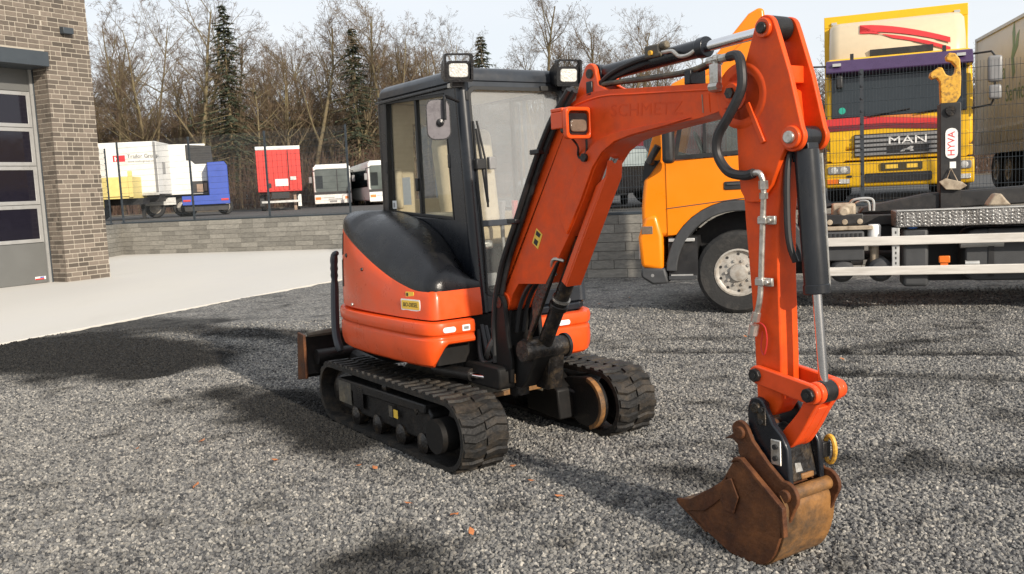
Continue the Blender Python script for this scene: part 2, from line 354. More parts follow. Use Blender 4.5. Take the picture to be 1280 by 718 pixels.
ng.interface.new_socket('Geometry', in_out='INPUT', socket_type='NodeSocketGeometry'); ng.interface.new_socket('Geometry', in_out='OUTPUT', socket_type='NodeSocketGeometry')
G = ng.nodes; GL = ng.links
gi, g_o = G.new('NodeGroupInput'), G.new('NodeGroupOutput')
dp = G.new('GeometryNodeDistributePointsOnFaces'); na = G.new('GeometryNodeInputNamedAttribute'); na.data_type = 'FLOAT'; na.inputs['Name'].default_value = 'density'
ico = G.new('GeometryNodeMeshIcoSphere'); ico.inputs['Radius'].default_value = 1.0; ico.inputs['Subdivisions'].default_value = 2
sp_ = G.new('GeometryNodeSetPosition'); nz_ = G.new('ShaderNodeTexNoise'); nz_.inputs['Scale'].default_value = 1.1
vm_ = G.new('ShaderNodeVectorMath'); vm_.operation = 'SUBTRACT'; vm_.inputs[1].default_value = (.5, .5, .5)
vs_ = G.new('ShaderNodeVectorMath'); vs_.operation = 'SCALE'; vs_.inputs['Scale'].default_value = 1.5
sm_ = G.new('GeometryNodeSetMaterial'); sm_.inputs['Material'].default_value = MATS['gravel_stone']
ip = G.new('GeometryNodeInstanceOnPoints')
rr = G.new('FunctionNodeRandomValue'); rr.data_type = 'FLOAT_VECTOR'; rr.inputs[1].default_value = (6.28, 6.28, 6.28)
rs = G.new('FunctionNodeRandomValue'); rs.data_type = 'FLOAT_VECTOR'; rs.inputs[0].default_value = (.0075, .0065, .0055); rs.inputs[1].default_value = (.0175, .0152, .0125); rs.inputs['Seed'].default_value = 4
GL.new(gi.outputs[0], dp.inputs['Mesh']); GL.new(na.outputs[0], dp.inputs['Density']); GL.new(ico.outputs['Mesh'], sp_.inputs['Geometry'])
GL.new(nz_.outputs['Color'], vm_.inputs[0]); GL.new(vm_.outputs[0], vs_.inputs[0]); GL.new(vs_.outputs[0], sp_.inputs['Offset'])
GL.new(sp_.outputs[0], sm_.inputs[0]); GL.new(dp.outputs['Points'], ip.inputs['Points']); GL.new(sm_.outputs[0], ip.inputs['Instance'])
GL.new(rr.outputs[0], ip.inputs['Rotation']); GL.new(rs.outputs[0], ip.inputs['Scale']); GL.new(ip.outputs[0], g_o.inputs[0])
go.modifiers.new('scatter', 'NODES').node_group = ng

# a few fallen leaves
mat('leaf_brown', (.42, .15, .05), .7, var=.3)
lmb = MB().add([(-.03, 0, 0), (-.01, .018, .006), (.02, .014, .004), (.034, 0, .012), (.015, -.016, .003), (-.012, -.014, .008)], [(0, 1, 2, 3, 4, 5)])
leaf_me = mesh(lmb, 'leaf', 0); leaf_me.materials.append(MATS['leaf_brown'])
for k, (x, y) in enumerate([(-1.55, 5.65), (-.88, 5.4), (-1.0, 5.45), (-2.2, 6.2), (-.35, 4.5), (.05, 5.0), (-.05, 5.3), (-2.6, 6.1), (-.25, 4.25), (-.6, 4.7), (.2, 4.7), (-1.9, 5.2), (2.9, 8.0), (2.4, 9.4), (1.7, 13.2), (1.2, 12.6)]):
    o = link('fallen_leaf', leaf_me, None, (x, y, ground_z(x, y) + .022)); o.rotation_euler = (rng.uniform(-.3, .3), rng.uniform(-.3, .3), rng.uniform(0, 6)); o.scale = (.9,) * 3
    tag(o, 'small dry brown leaf lying on the grey gravel', 'leaf', 'dry leaves on the gravel')

TB = [(-13.6, 27.0), (-13.9, 32.9), (-4.2, 29.5), (-2.9, 29.0), (.25, 16.95), (5.75, 14.95), (12.6, 12.4)]     # foot of the retaining wall
TZ = 1.12
mat('concrete', (.60, .575, .525), .8, var=.08, scale=.7, col2=(.44, .43, .42), amt=.5, pscale=.35, edge=(.45, .7), bump=.05, bscale=40, stretch=(1, .35, 1))
far_c = [tuple(CE0 - CED * 16), tuple(CE1 + CED * 11.0), (-2.4, 28.9), (-4.2, 29.45), (-13.9, 32.85), (-13.6, 27), (-40, 20), (-40, -4)]
struct(obj('concrete_yard', MB().poly([(x, y, -.15) for x, y in far_c], (0, 0, .165)), 'concrete', bevel=.006), label='pale concrete apron in front of the brick building')
mat('terrace_soil', (.10, .085, .065), .9, var=.3, scale=2, col2=(.17, .15, .12), amt=.6, pscale=1.2, bump=.5, bscale=30)
mat('asphalt', (.055, .053, .05), .9, var=.25, scale=3, col2=(.09, .085, .08), amt=.6, bump=.3, bscale=50)
wall_in = []
for i, p in enumerate(TB):
    a = np.array(TB[max(0, i - 1)]); b = np.array(TB[min(len(TB) - 1, i + 1)]); t = norm(b - a); nrm = np.array([-t[1], t[0]])
    wall_in.append(tuple(np.array(p) + nrm * .22))
ter = wall_in + [(300, -90), (500, 600), (-500, 600), (-300, 27)]
struct(obj('terrace', MB().poly([(x, y, -.3) for x, y in ter], (0, 0, .3 + TZ)), 'asphalt', smooth=0), label='raised parking terrace behind the block wall')

# ------------------------------------------------------------------ retaining wall of stone blocks, and the mesh fence on it
mat('block_stone', (.235, .225, .20), .85, var=.25, scale=7, col2=(.12, .118, .11), amt=.6, pscale=3, edge=(.48, .68), bump=.4, bscale=35, rand=.22, island=True)
mat('joint', (.10, .095, .085), .9, var=.2)
mat('fence_steel', (.035, .045, .055), .5, var=.15, rand=.1)
blk = [mesh(MB().box(0, 1, 0, 1, 0, 1), 'block', 0) for _ in range(1)]
def make_block_mesh():
    bm = bmesh.new(); bmesh.ops.create_cube(bm, size=1); bmesh.ops.translate(bm, vec=(.5, .5, .5), verts=bm.verts)
    me = bpy.data.meshes.new('block'); bm.to_mesh(me); bm.free(); me.materials.append(MATS['block_stone']); return me
BLOCK = make_block_mesh()
def block_wall(p0, p1, label, h=TZ, ch=.16, lmin=.42, lmax=.78, seed=1):
    p0, p1 = np.array(p0), np.array(p1); L = np.linalg.norm(p1 - p0); t = (p1 - p0) / L; ang = math.atan2(t[1], t[0])
    w = thing('retaining_wall', label, 'wall', (p0[0], p0[1], 0), ang, 'stone block retaining walls along the yard')
    obj('core', MB().box(.0, L, .012, .24, -.2, h - .003), 'joint', w, smooth=0)
    r = random.Random(seed); n = round(h / ch); ch = h / n
    for k in range(n):
        x = -r.uniform(0, .4)
        while x < L - .02:
            l = r.uniform(lmin, lmax); x0, x1 = max(x, 0), min(x + l, L); x += l
            if x1 - x0 < .06: continue
            o = link('stone_block', BLOCK, w, (x0 + .004, -r.uniform(0, .014), k * ch + .004)); o.scale = (x1 - x0 - .008, .2, ch - .009)
    return w
block_wall(TB[0], TB[1], 'short pale block wall returning towards the brick building', seed=2)
block_wall(TB[1], TB[2], 'long sunlit block wall below the white trailer and red trailer', seed=3)
block_wall(TB[3], TB[4], 'block wall running back behind the excavator cab', seed=4)
block_wall(TB[4], TB[5], 'shaded block wall behind the orange truck cab', seed=5)
block_wall(TB[5], TB[6], 'block wall behind the orange truck chassis, below the yellow truck', seed=6)

PANEL_L, PANEL_H = 2.5, 2.5
def panel_mesh(L, H):
    mb = MB(); r = .0025
    def bar(a, b, rr=r):
        mb.tube([a, b], rr, 4, False)
    x = .025
    while x < L: bar((x, 0, 0), (x, 0, H)); x += .05
    z = .02
    while z < H: bar((0, -.007, z), (L, -.007, z), .0032); bar((0, .007, z), (L, .007, z), .0032); z += .2
    me = mesh(mb, 'mesh_panel', 0, False); me.materials.append(MATS['fence_steel']); return me
def post_mesh(H):
    mb = MB().box(-.03, .03, -.02, .02, -.1, H)
    for k in range(int(H / .2)): mb.box(-.014, .014, -.042, -.02, .12 + k * .2, .15 + k * .2)
    me = mesh(mb, 'post', 0); me.materials.append(MATS['fence_steel']); return me
def fence(p0, p1, label, n, H, extra=(), skip0=False):
    p0, p1 = np.array(p0, float), np.array(p1, float); L = np.linalg.norm(p1 - p0); t = (p1 - p0) / L
    f = thing('mesh_fence', label, 'fence', (p0[0], p0[1], TZ), math.atan2(t[1], t[0]), 'wire mesh fences on the block wall')
    pm, po = panel_mesh(L / n - .04, H - .08), post_mesh(H)
    for k in range(1 if skip0 else 0, n + 1): link('post', po, f, (k * L / n, 0, 0))
    for k in range(n): link('mesh_panel', pm, f, (k * L / n + .02, -.035, .06))
    for e in extra: link('post', po, f, (e, .05, 0))
    obj('base_rail', MB().box(-.05, L + .05, -.06, .06, .002, .05), 'fence_steel', f, bevel=.005)
    return f
def along(i, s, off=.1):
    a, b = np.array(TB[i]), np.array(TB[i + 1]); t = norm(b - a); nrm = np.array([-t[1], t[0]]); return a + t * s + nrm * off
fence(along(1, .05), along(1, 9.25), 'dark mesh fence above the sunlit wall, before the white and red trailers', 3, 2.9)
fence(along(0, 5.3), along(0, .2), 'dark mesh fence beside the brick building corner', 2, 2.65)
fence(along(3, .2), along(3, 12.2), 'dark mesh fence running back behind the excavator cab', 4, 2.5)
fence(along(4, .1), along(4, 5.88), 'dark mesh fence behind the orange truck cab, before the dark red truck', 2, 2.2)
fence(along(5, .05), along(5, 6.6), 'dark mesh fence in front of the yellow truck', 2, 2.2, skip0=True)

# ------------------------------------------------------------------ brick building with sectional door
BA = np.array([-10.36, 21.3]); BD = norm([.5, .865])
bang = math.atan2(BD[1], BD[0])
mat('brick', (.138, .113, .091), .85, var=.2, scale=10, col2=(.13, .11, .095), amt=.5, pscale=5, bump=.35, bscale=60, rand=.42, island=True)
mat('mortar', (.40, .36, .30), .9, var=.12, scale=12, bump=.3, bscale=80)
mat('lintel_grey', (.042, .052, .062), .45, var=.08)
mat('door_grey', (.125, .127, .122), .5, var=.06, scale=2, bump=.04, bscale=200)
mat('door_alu', (.42, .42, .41), .35, metal=.4, var=.05)
mat('door_glass', (.012, .011, .018), .04, var=.1)
bd = thing('brick_building', 'grey-brown brick workshop building with sectional door at the concrete yard', 'building', (BA[0], BA[1], .015), bang)
# local: x along the facade (0 = arris at the door, 1.16 = end corner), y into the building, z up
PW, DH, DR, TOPZ, DW = 1.16, 5.25, .61, 8.2, 4.6
core = MB().box(.007, PW - .007, .007, 9, 0, TOPZ).box(-DW, .007, .007, 9, DH, TOPZ).box(-DW - 4, -DW - .01, .007, 9, 0, TOPZ).box(-DW, .01, DR + .06, 9, 0, DH)
obj('wall', core, 'mortar', bd, smooth=0)
BL, BH = .268, .1085
def brick_mesh():
    bm = bmesh.new(); bmesh.ops.create_cube(bm, size=1); bmesh.ops.translate(bm, vec=(.5, .5, .5), verts=bm.verts)
    me = bpy.data.meshes.new('brick'); bm.to_mesh(me); bm.free(); me.materials.append(MATS['brick']); return me
BRICK = brick_mesh(); br = random.Random(11); rest = MB(); nb = 0
def courses(x0, x1, z0, z1, face, lim):
    global nb
    k = int(round(z0 / BH))
    while k * BH < z1 - .02:
        x = x0 - br.choice([0, .5, .25, .75]) * BL
        while x < x1 - .03:
            l = BL if br.random() < .72 else BL * .5
            a, b = max(x, x0), min(x + l, x1); x += l
            if b - a < .05: continue
            z = k * BH; pr = br.uniform(.0, .004)
            if face == 'front': bx = (a + (.009 if a > x0 + 1e-6 else -.003), b - .010, -pr, .085, z + .010, z + BH - .012)
            else: bx = (-pr, .1, a + .008, b - .010, z + .010, z + BH - .012)      # reveal beside the door
            if nb < lim:
                o = link('brick', BRICK, bd, (bx[0], bx[2], bx[4])); o.scale = (bx[1] - bx[0], bx[3] - bx[2], bx[5] - bx[4]); nb += 1
            else: rest.box(*bx)
        k += 1
courses(0, PW, 0, 6.7, 'front', 300)
courses(0, PW, 6.7, TOPZ, 'front', 0); courses(-DW, 0, DH + .02, TOPZ, 'front', 0); courses(-DW - 4, -DW, 0, TOPZ, 'front', 0)
courses(.092, DR, 0, DH, 'side', 0)
struct(obj('brick_courses', rest, 'brick', bd, smooth=0), 'stuff')
obj('steel_lintel', MB().box(-DW + .02, -.02, -.16, DR, DH - .33, DH), 'lintel_grey', bd, bevel=.01)
lamp = obj('wall_lamp', MB().prism([(.0, .0), (-.15, .0), (-.15, .14), (0, .17)], -.13, .13, 'x'), 'lintel_grey', bd, bevel=.01)
lamp.location = (.55, -.002, 5.72)
door = obj('sectional_door', MB().box(-DW + .02, -.1, DR - .02, DR + .05, 0, DH - .3), 'door_grey', bd)
obj('door_track', MB().box(-.098, -.03, DR - .08, DR + .04, 0, DH - .31), 'door_alu', door)
obj('track_edge', MB().box(-.029, -.006, DR - .1, DR, 0, DH - .32), 'lintel_grey', door)
PH = [(0, .95), (.95, 1.83), (1.83, 2.72), (2.72, 3.6), (3.6, 4.42), (4.42, 4.95)]
for i, (z0, z1) in enumerate(PH):
    if i in (0, 5):
        obj('door_panel', MB().box(-DW + .04, -.11, DR - .04, DR - .021, z0 + .006, z1 - .006), 'door_grey', door, bevel=.006)
    else:
        for (xa, xb) in ((-DW + .04, -DW / 2 - .04), (-DW / 2 - .035, -.11)):
            fr = obj('window_frame', MB().ring([(xa, DR - .05, z0 + .006), (xb, DR - .05, z0 + .006), (xb, DR - .05, z1 - .006), (xa, DR - .05, z1 - .006)],
                                          [(xa + .09, DR - .05, z0 + .09), (xb - .09, DR - .05, z0 + .09), (xb - .09, DR - .05, z1 - .09), (xa + .09, DR - .05, z1 - .09)], (0, .028, 0)), 'door_alu', door, bevel=.004)
            obj('pane', MB().box(xa + .092, xb - .092, DR - .036, DR - .0225, z0 + .092, z1 - .092), 'door_glass', door, smooth=0)
lab = obj('maker_plate', MB().box(-.42, -.16, DR - .047, DR - .041, .09, .16), 'white_plain', door)
obj('plate_stripe', MB().box(-.42, -.2, DR - .049, DR - .0475, .09, .12), 'red_plain', door)
mat('blue_plain', (.03, .07, .35), .5)
obj('plate_stripe', MB().box(-.30, -.2, DR - .049, DR - .0475, .125, .152), 'blue_plain', door)
# ------------------------------------------------------------------ trees beyond the terrace
mat('bark', (.135, .105, .058), .9, var=.3, scale=2, col2=(.20, .18, .09), amt=.5, pscale=.8, rand=.25)
mat('twigs', (.115, .078, .048), .9, var=.25, scale=1, col2=(.12, .095, .05), amt=.5, pscale=.3, rand=.25)
mat('spruce_needles', (.030, .040, .020), .85, var=.45, scale=.8, rand=.2)
mat('thicket', (.085, .05, .036), .95, var=.3, scale=.5, col2=(.15, .12, .06), amt=.5, pscale=.25)
mat('dark_wood', (.075, .05, .036), .95, var=.3, scale=.4)
def seg(mb, p0, p1, r0, r1, n):
    t = p1 - p0; L = np.linalg.norm(t); t = t / L
    u = np.cross(t, (0, 0, 1.0) if abs(t[2]) < .9 else (1.0, 0, 0)); u /= np.linalg.norm(u); w = np.cross(t, u); o = len(mb.v)
    for p, r in ((p0, r0), (p1, r1)):
        for k in range(n):
            a = 6.2832 * k / n; mb.v.append(tuple(p + r * (math.cos(a) * u + math.sin(a) * w)))
    for k in range(n): j = (k + 1) % n; mb.f.append((o + k, o + j, o + n + j, o + n + k))
def grow(mb, fine, p, d, L, r, lev, R, maxlev, wob, up):
    n = (7, 5, 4, 3, 3)[lev]; segs = (9, 5, 3, 2, 1)[lev]; tgt = mb if lev < 2 else fine
    pts = [p]; rs = [r]
    for k in range(segs):
        d = norm(d + np.array([R.gauss(0, wob), R.gauss(0, wob), R.gauss(0, wob) + up]))
        pts.append(pts[-1] + d * L / segs); rs.append(max(r * (1 - .8 * (k + 1) / segs), .006))
    for k in range(segs): seg(tgt, pts[k], pts[k + 1], rs[k], rs[k + 1], n)
    if lev >= maxlev: return
    cnt = (R.randint(13, 18), R.randint(7, 9), R.randint(5, 6), R.randint(3, 4))[lev]
    for c in range(cnt):
        f = R.uniform(.30 if lev == 0 else .2, 1.0); i = min(int(f * segs), segs - 1); q = f * segs - i
        b = pts[i] * (1 - q) + pts[i + 1] * q; t = norm(pts[i + 1] - pts[i])
        az = R.uniform(0, 6.28); u = norm(np.cross(t, (.3, .2, .9) if abs(t[2]) < .8 else (1, 0, 0))); w = np.cross(t, u)
        an = math.radians(R.uniform(28, 62)); nd = norm(math.cos(an) * t + math.sin(an) * (math.cos(az) * u + math.sin(az) * w))
        l2 = L * (R.uniform(.26, .46) if lev == 0 else R.uniform(.32, .55)) * (1.15 - .55 * f)
        grow(mb, fine, b, nd, l2, max(rs[i] * R.uniform(.42, .62), .0075), lev + 1, R, maxlev, wob * 1.25, .05)
def tree_proto(seed, H, r, forks=1):
    R = random.Random(seed); a, b = MB(), MB()
    for k in range(forks):
        lean = np.array([R.uniform(-.12, .12), R.uniform(-.1, .1), 1]) if forks == 1 else np.array([(-.16, .18, .03)[k], R.uniform(-.1, .1), 1])
        grow(a, b, np.array([.15 * k, 0, -.3]), norm(lean), H * R.uniform(.92, 1), r / (1 if forks == 1 else 1.2), 0, R, 4, .055, .03)
    ma, mb_ = mesh(a, 'trunk', 60, False), mesh(b, 'crown', 0, False); ma.materials.append(MATS['bark']); mb_.materials.append(MATS['twigs'])
    return ma, mb_
def spruce_proto(seed, H, W):
    R = random.Random(seed); a, b = MB(), MB(); seg(a, np.array([0, 0, -.3]), np.array([0, 0, H]), .2, .02, 7)
    z = H * .12
    while z < H - .1:
        f = 1 - (z - H * .12) / (H * .88); L0 = W * (f ** .75) * R.uniform(.45, 1.1) + .12
        for k in range(R.randint(5, 7)):
            az = R.uniform(0, 6.28); L = L0 * R.uniform(.45, 1.2); d = np.array([math.cos(az), math.sin(az), 0]); s_ = np.array([-d[1], d[0], 0])
            tip = d * L + np.array([0, 0, -.28 * L + .1]); p0 = np.array([0, 0, z]); seg(a, p0, p0 + tip, .03, .008, 3)
            for q in range(int(7 + L * 8)):
                t = R.uniform(.12, 1); c = p0 + tip * t; ll = R.uniform(.2, .5) * (1.15 - .5 * t); sg = R.choice((-1, 1))
                e = c + s_ * sg * ll * .8 + d * ll * .45 + np.array([0, 0, -ll * R.uniform(.1, .75)]); wv = norm(np.cross(e - c, (R.uniform(-1, 1), R.uniform(-1, 1), 1.0))) * R.uniform(.035, .08)
                b.add([c - wv, c + wv, e + wv * .3, e - wv * .3], [(0, 1, 2, 3)])
        z += R.uniform(.26, .42) * (.6 + .5 * f)
    ma, mb_ = mesh(a, 'trunk', 60, False), mesh(b, 'crown', 0, False); ma.materials.append(MATS['bark']); mb_.materials.append(MATS['spruce_needles'])
    return ma, mb_
PROT = [tree_proto(21, 16, .24), tree_proto(22, 15, .2, 2), tree_proto(23, 17, .26), tree_proto(24, 13, .17), tree_proto(25, 15.5, .2, 3), tree_proto(27, 14, .2)]
def put_tree(proto, x, y, s, rz, label, group, name='bare_tree', cat='tree'):
    t = thing(name, label, cat, (x, y, TZ), rz, group); t.scale = (s, s, s)
    link('trunk', proto[0], t); link('crown', proto[1], t)
tr = random.Random(5)
LG = 'bare deciduous trees behind the trailers'
front = [(-35.5, 76, 1.05, 1), (-33, 79, .95, 3), (-29.6, 77, 1.06, 4), (-27.3, 80, 1.0, 2), (-25.0, 75, 1.08, 0), (-23.3, 78, .98, 5), (-20.4, 76, .88, 3), (-18.2, 80, .94, 1), (-16.6, 77, .93, 2),
         (-14.4, 80, .92, 0), (-12.0, 76, .86, 5), (-10.5, 79, .95, 4), (-8.4, 77, .92, 2), (-6.4, 80, .9, 1)]
KIND = ['tall bare tree with one upright trunk', 'bare tree forking low into two stems', 'big bare tree with thick single trunk', 'slender bare tree with thin trunk', 'bare tree of three slim stems', 'bare bushy tree with single trunk']
for x, y, s, k in front: put_tree(PROT[k], x, y, s, tr.uniform(0, 6), KIND[k] + ' along the wood edge behind the trailers', LG)
for i in range(60):
    x = -46 + i * .72 + tr.uniform(-.8, .8); kk = tr.randint(0, 5); put_tree(PROT[kk], x, tr.uniform(81, 100), tr.uniform(.8, .98), tr.uniform(0, 6), KIND[kk] + ' deeper in the wood behind the trailers', 'bare trees deeper in the wood')
for x, y, s, k in [(1.0, 90, .62, 3), (3.2, 86, .78, 5), (5.3, 82, .98, 2), (7.0, 85, .94, 0), (8.6, 83, .80, 4), (10.4, 84, .86, 2), (12.4, 86, .80, 1), (4.3, 88, .9, 4), (6.2, 90, .98, 1), (7.9, 88, .94, 5), (9.5, 90, .92, 0), (11.4, 90, .9, 2), (2.1, 89, .74, 1), (13.4, 91, .86, 4), (15.6, 90, .84, 1), (14.5, 84, .74, 5), (17.0, 86, .78, 0), (20, 85, .7, 3), (23.5, 84, .72, 2), (27.4, 80, .68, 4), (30.5, 82, .72, 5), (40, 84, .75, 0), (44, 82, .7, 1), (34.5, 83, .7, 3)]:
    put_tree(PROT[k], x, y, s, tr.uniform(0, 6), KIND[k] + ' beyond the boom and the parked trucks', 'bare trees behind the boom and trucks')
SP = [spruce_proto(31, 17, 4.8), spruce_proto(32, 13, 3.6), spruce_proto(33, 16, 4.4)]
put_tree(SP[0], -22.2, 75.5, .97, 0, 'tall dark spruce rising above the bare trees behind the white trailer', None, 'spruce_tree')
put_tree(SP[2], -11.9, 75.5, .89, 2, 'dark spruce beside the excavator cab among bare trees', None, 'spruce_tree')
put_tree(SP[1], -2.0, 96, 1.26, 1, 'pointed spruce top showing just above the excavator cab roof', None, 'spruce_tree')
def thicket(name, n, x0, x1, y0, y1, h0, h1, r, m, seed, label, twig=3):
    R = random.Random(seed); mb = MB()
    for k in range(n):
        x, y, h = R.uniform(x0, x1), R.uniform(y0, y1), R.uniform(h0, h1); p = np.array([x, y, TZ - .1]); q = p + np.array([R.gauss(0, .12) * h, R.gauss(0, .1) * h, h])
        seg(mb, p, q, r * R.uniform(.6, 1.4), r * .4, 3)
        for j in range(twig):
            t = R.uniform(.25, 1); b = p + (q - p) * t; e = b + np.array([R.gauss(0, .22) * h, R.gauss(0, .2) * h, R.uniform(.05, .35) * h]); seg(mb, b, e, r * .5, r * .25, 3)
    o = obj(name, mesh(mb, name, 0, False), m); struct(o, 'stuff', label); o['category'] = 'undergrowth'
thicket('undergrowth', 5200, -48, 44, 68.5, 76, .8, 4.6, .02, 'thicket', 41, 'brown leafless undergrowth at the foot of the wood')
thicket('distant_wood', 7000, -75, 66, 94, 122, 6, 11, .05, 'dark_wood', 42, 'dark mass of distant bare wood', 7)
struct(obj('wood_floor', MB().poly([(x, y, TZ + .01) for x, y in [(-140, 68), (140, 68), (220, 300), (-220, 300)]], (0, 0, .06)), 'terrace_soil', smooth=0), label='brown leaf-littered soil under the trees')

# ------------------------------------------------------------------ vehicles parked on the terrace
mat('truck_white', (.74, .74, .71), .4, var=.08, scale=1.5, col2=(.55, .53, .48), amt=.4, pscale=1.2)
mat('tyre', (.018, .018, .018), .8, var=.3, scale=15, col2=(.06, .055, .05), amt=.4, pscale=6, bump=.2, bscale=40)
mat('rim_silver', (.40, .375, .335), .45, metal=.1, var=.25, scale=15, col2=(.22, .16, .11), amt=.5, pscale=8)
mat('chassis_black', (.014, .014, .015), .55, var=.3, scale=8, col2=(.05, .045, .04), amt=.4)
mat('truck_yellow', (.72, .42, .012), .4, spec=.35, var=.06, scale=2, coat=.1)
mat('pale_yellow', (.70, .57, .20), .5, var=.12, scale=3)
mat('truck_red', (.62, .035, .025), .45, var=.1, scale=2)
mat('truck_blue', (.02, .065, .38), .45, var=.12, scale=2)
mat('maroon', (.16, .012, .02), .35, var=.1, coat=.3)
mat('dark_glass', (.022, .028, .032), .06, var=.2, scale=2, rvar=.03)
mat('bus_glass', (.10, .12, .115), .08, var=.3, scale=1.2, rvar=.04)
mat('trailer_grey', (.55, .55, .54), .42, var=.1, scale=1, col2=(.42, .40, .37), amt=.5, pscale=.6)
mat('purple', (.055, .03, .085), .3, var=.1)
mat('cream', (.62, .50, .33), .4, var=.05)
mat('grille_grey', (.22, .22, .22), .4, var=.1)
mat('alu', (.55, .55, .53), .4, metal=.5, var=.12, scale=6)
mat('amber', (.70, .16, .02), .25, var=.1)
mat('plate_dark', (.05, .04, .015), .5, var=.4, scale=40)
mat('green_print', (.16, .26, .16), .6); mat('red_print', (.60, .03, .04), .5); mat('grey_print', (.25, .25, .25), .5); mat('orange_print', (.62, .20, .04), .5)
mat('teal_print', (.02, .35, .25), .5)
mat('window_light', (.30, .36, .38), .08, var=.3, scale=1.5, rvar=.04)
def tyre_mb(R, w, n=40):
    pr = [(R * .56, -w * .46), (R * .62, -w * .49), (R * .9, -w / 2), (R * .985, -w * .38), (R, -w * .2), (R, w * .2), (R * .985, w * .38), (R * .9, w / 2), (R * .62, w * .49), (R * .56, w * .46), (R * .54, 0)]
    rings = [[(r * math.cos(6.28318 * k / n), h, r * math.sin(6.28318 * k / n)) for k in range(n)] for r, h in pr + pr[:1]]
    return MB().loft(rings, cap=False)
def add_wheel(parent, x, y, z, R, w, side=1, name='wheel', studs=True):
    """wheel with axle along local y; side=+1: outer face toward +y"""
    t = obj(name, tyre_mb(R, w), 'tyre', parent, smooth=40, loc=(x, y, z))
    o = w / 2 * side
    obj('rim', MB().lathe([(R * .57, o * .6), (R * .57, o * 1.0), (R * .53, o * 1.03), (R * .50, o * .85), (R * .46, o * .78), (R * .36, o * .86), (R * .22, o * .90), (R * .20, o * 1.18), (R * .12, o * 1.25), (.001, o * 1.25)], (0, 0, 0), 'y', 32), 'rim_silver', t)
    if studs:
        st, ho = MB(), MB()
        for k in range(10):
            a = 6.2832 * k / 10; c = (R * .29 * math.cos(a), R * .29 * math.sin(a)); st.cyl((c[0], o * .8, c[1]), (c[0], o * 1.04, c[1]), R * .036, n=6)
            a += .314; c = (R * .44 * math.cos(a), R * .44 * math.sin(a)); ho.cyl((c[0], o * .70, c[1]), (c[0], o * .835, c[1]), R * .034, n=8)
        obj('wheel_nut', st, 'rim_silver', t); obj('vent_hole', ho, 'chassis_black', t)
    return t
VZ = TZ + .003
# white box trailer with red logo
t = thing('box_trailer', 'white box trailer with red logo and grey lettering parked beyond the fence', 'trailer', (-16.6, 44, VZ), math.radians(6))
obj('box_body', MB().box(-9.5, 0, 0, 2.5, 1.15, 3.66), 'truck_white', t, bevel=.03)
obj('corner_post', MB().box(-.14, -.02, -.012, .0, 1.15, 3.64), 'grille_grey', t); obj('side_rail', MB().box(-9.5, 0, -.02, .0, 1.12, 1.24), 'alu', t)
obj('chassis', MB().box(-9.3, -.2, .7, 1.8, .8, 1.13), 'chassis_black', t)
obj('landing_leg', MB().box(-1.0, -.85, .4, .55, 0, 1.1).box(-1.1, -.75, .35, .6, 0, .06), 'chassis_black', t)
obj('toolbox', MB().box(.002, .03, .9, 1.35, 2.15, 2.7), 'grille_grey', t)
lg = obj('logo', MB().box(-2.0, -1.45, -.004, -.002, 2.75, 3.05), 'red_print', t)
obj('logo_mark', MB().box(-1.92, -1.86, -.006, -.0045, 2.78, 3.0).box(-1.80, -1.74, -.006, -.0045, 2.78, 3.0).box(-1.9, -1.76, -.0065, -.0048, 2.88, 2.92), 'truck_white', t)
text('lettering', 'Trailor Group', .25, 'black_print', t, basis((-.62, -.003, 2.98), (1, 0, 0), (0, 0, 1)), .001)
text('lettering', 'www.trailorgroup.com', .14, 'black_print', t, basis((-.68, -.003, 2.74), (1, 0, 0), (0, 0, 1)), .001)
for x in (-7.4, -6.1, -4.8): add_wheel(t, x, .3, .5, .5, .35, -1, studs=False)
# yellow drop-side body on a chassis, standing in front of the white trailer
t = thing('tipper_trailer', 'pale yellow drop-side trailer in front of the white box trailer', 'trailer', (-17.3, 42.6, VZ), math.radians(4))
obj('drop_side', MB().box(-5.2, 0, 0, .06, 1.1, 2.0), 'pale_yellow', t, bevel=.01); obj('drop_side', MB().box(-5.2, 0, 2.3, 2.36, 1.1, 2.0), 'pale_yellow', t, bevel=.01)
obj('end_board', MB().box(-.06, 0, .07, 2.29, 1.1, 2.0), 'pale_yellow', t, bevel=.01); obj('stake', MB().box(-.17, .02, -.03, .07, 1.05, 2.25), 'pale_yellow', t, bevel=.01)
obj('load_floor', MB().box(-5.2, 0, .07, 2.29, 1.0, 1.1), 'pale_yellow', t); obj('chassis', MB().box(-5.1, .2, .7, 1.7, .7, .99), 'chassis_black', t)
obj('bracket', MB().box(-1.7, -1.35, -.02, .05, .6, 1.05), 'pale_yellow', t, bevel=.01)
obj('mudguard', MB().prism(arc((-2.3, .5), .66, 0, 180, 12) + arc((-2.3, .5), .6, 180, 0, 12), .0, .5), 'chassis_black', t)
for y, s in ((.25, -1), (2.1, 1)): add_wheel(t, -2.3, y, .52, .52, .35, s, studs=False)
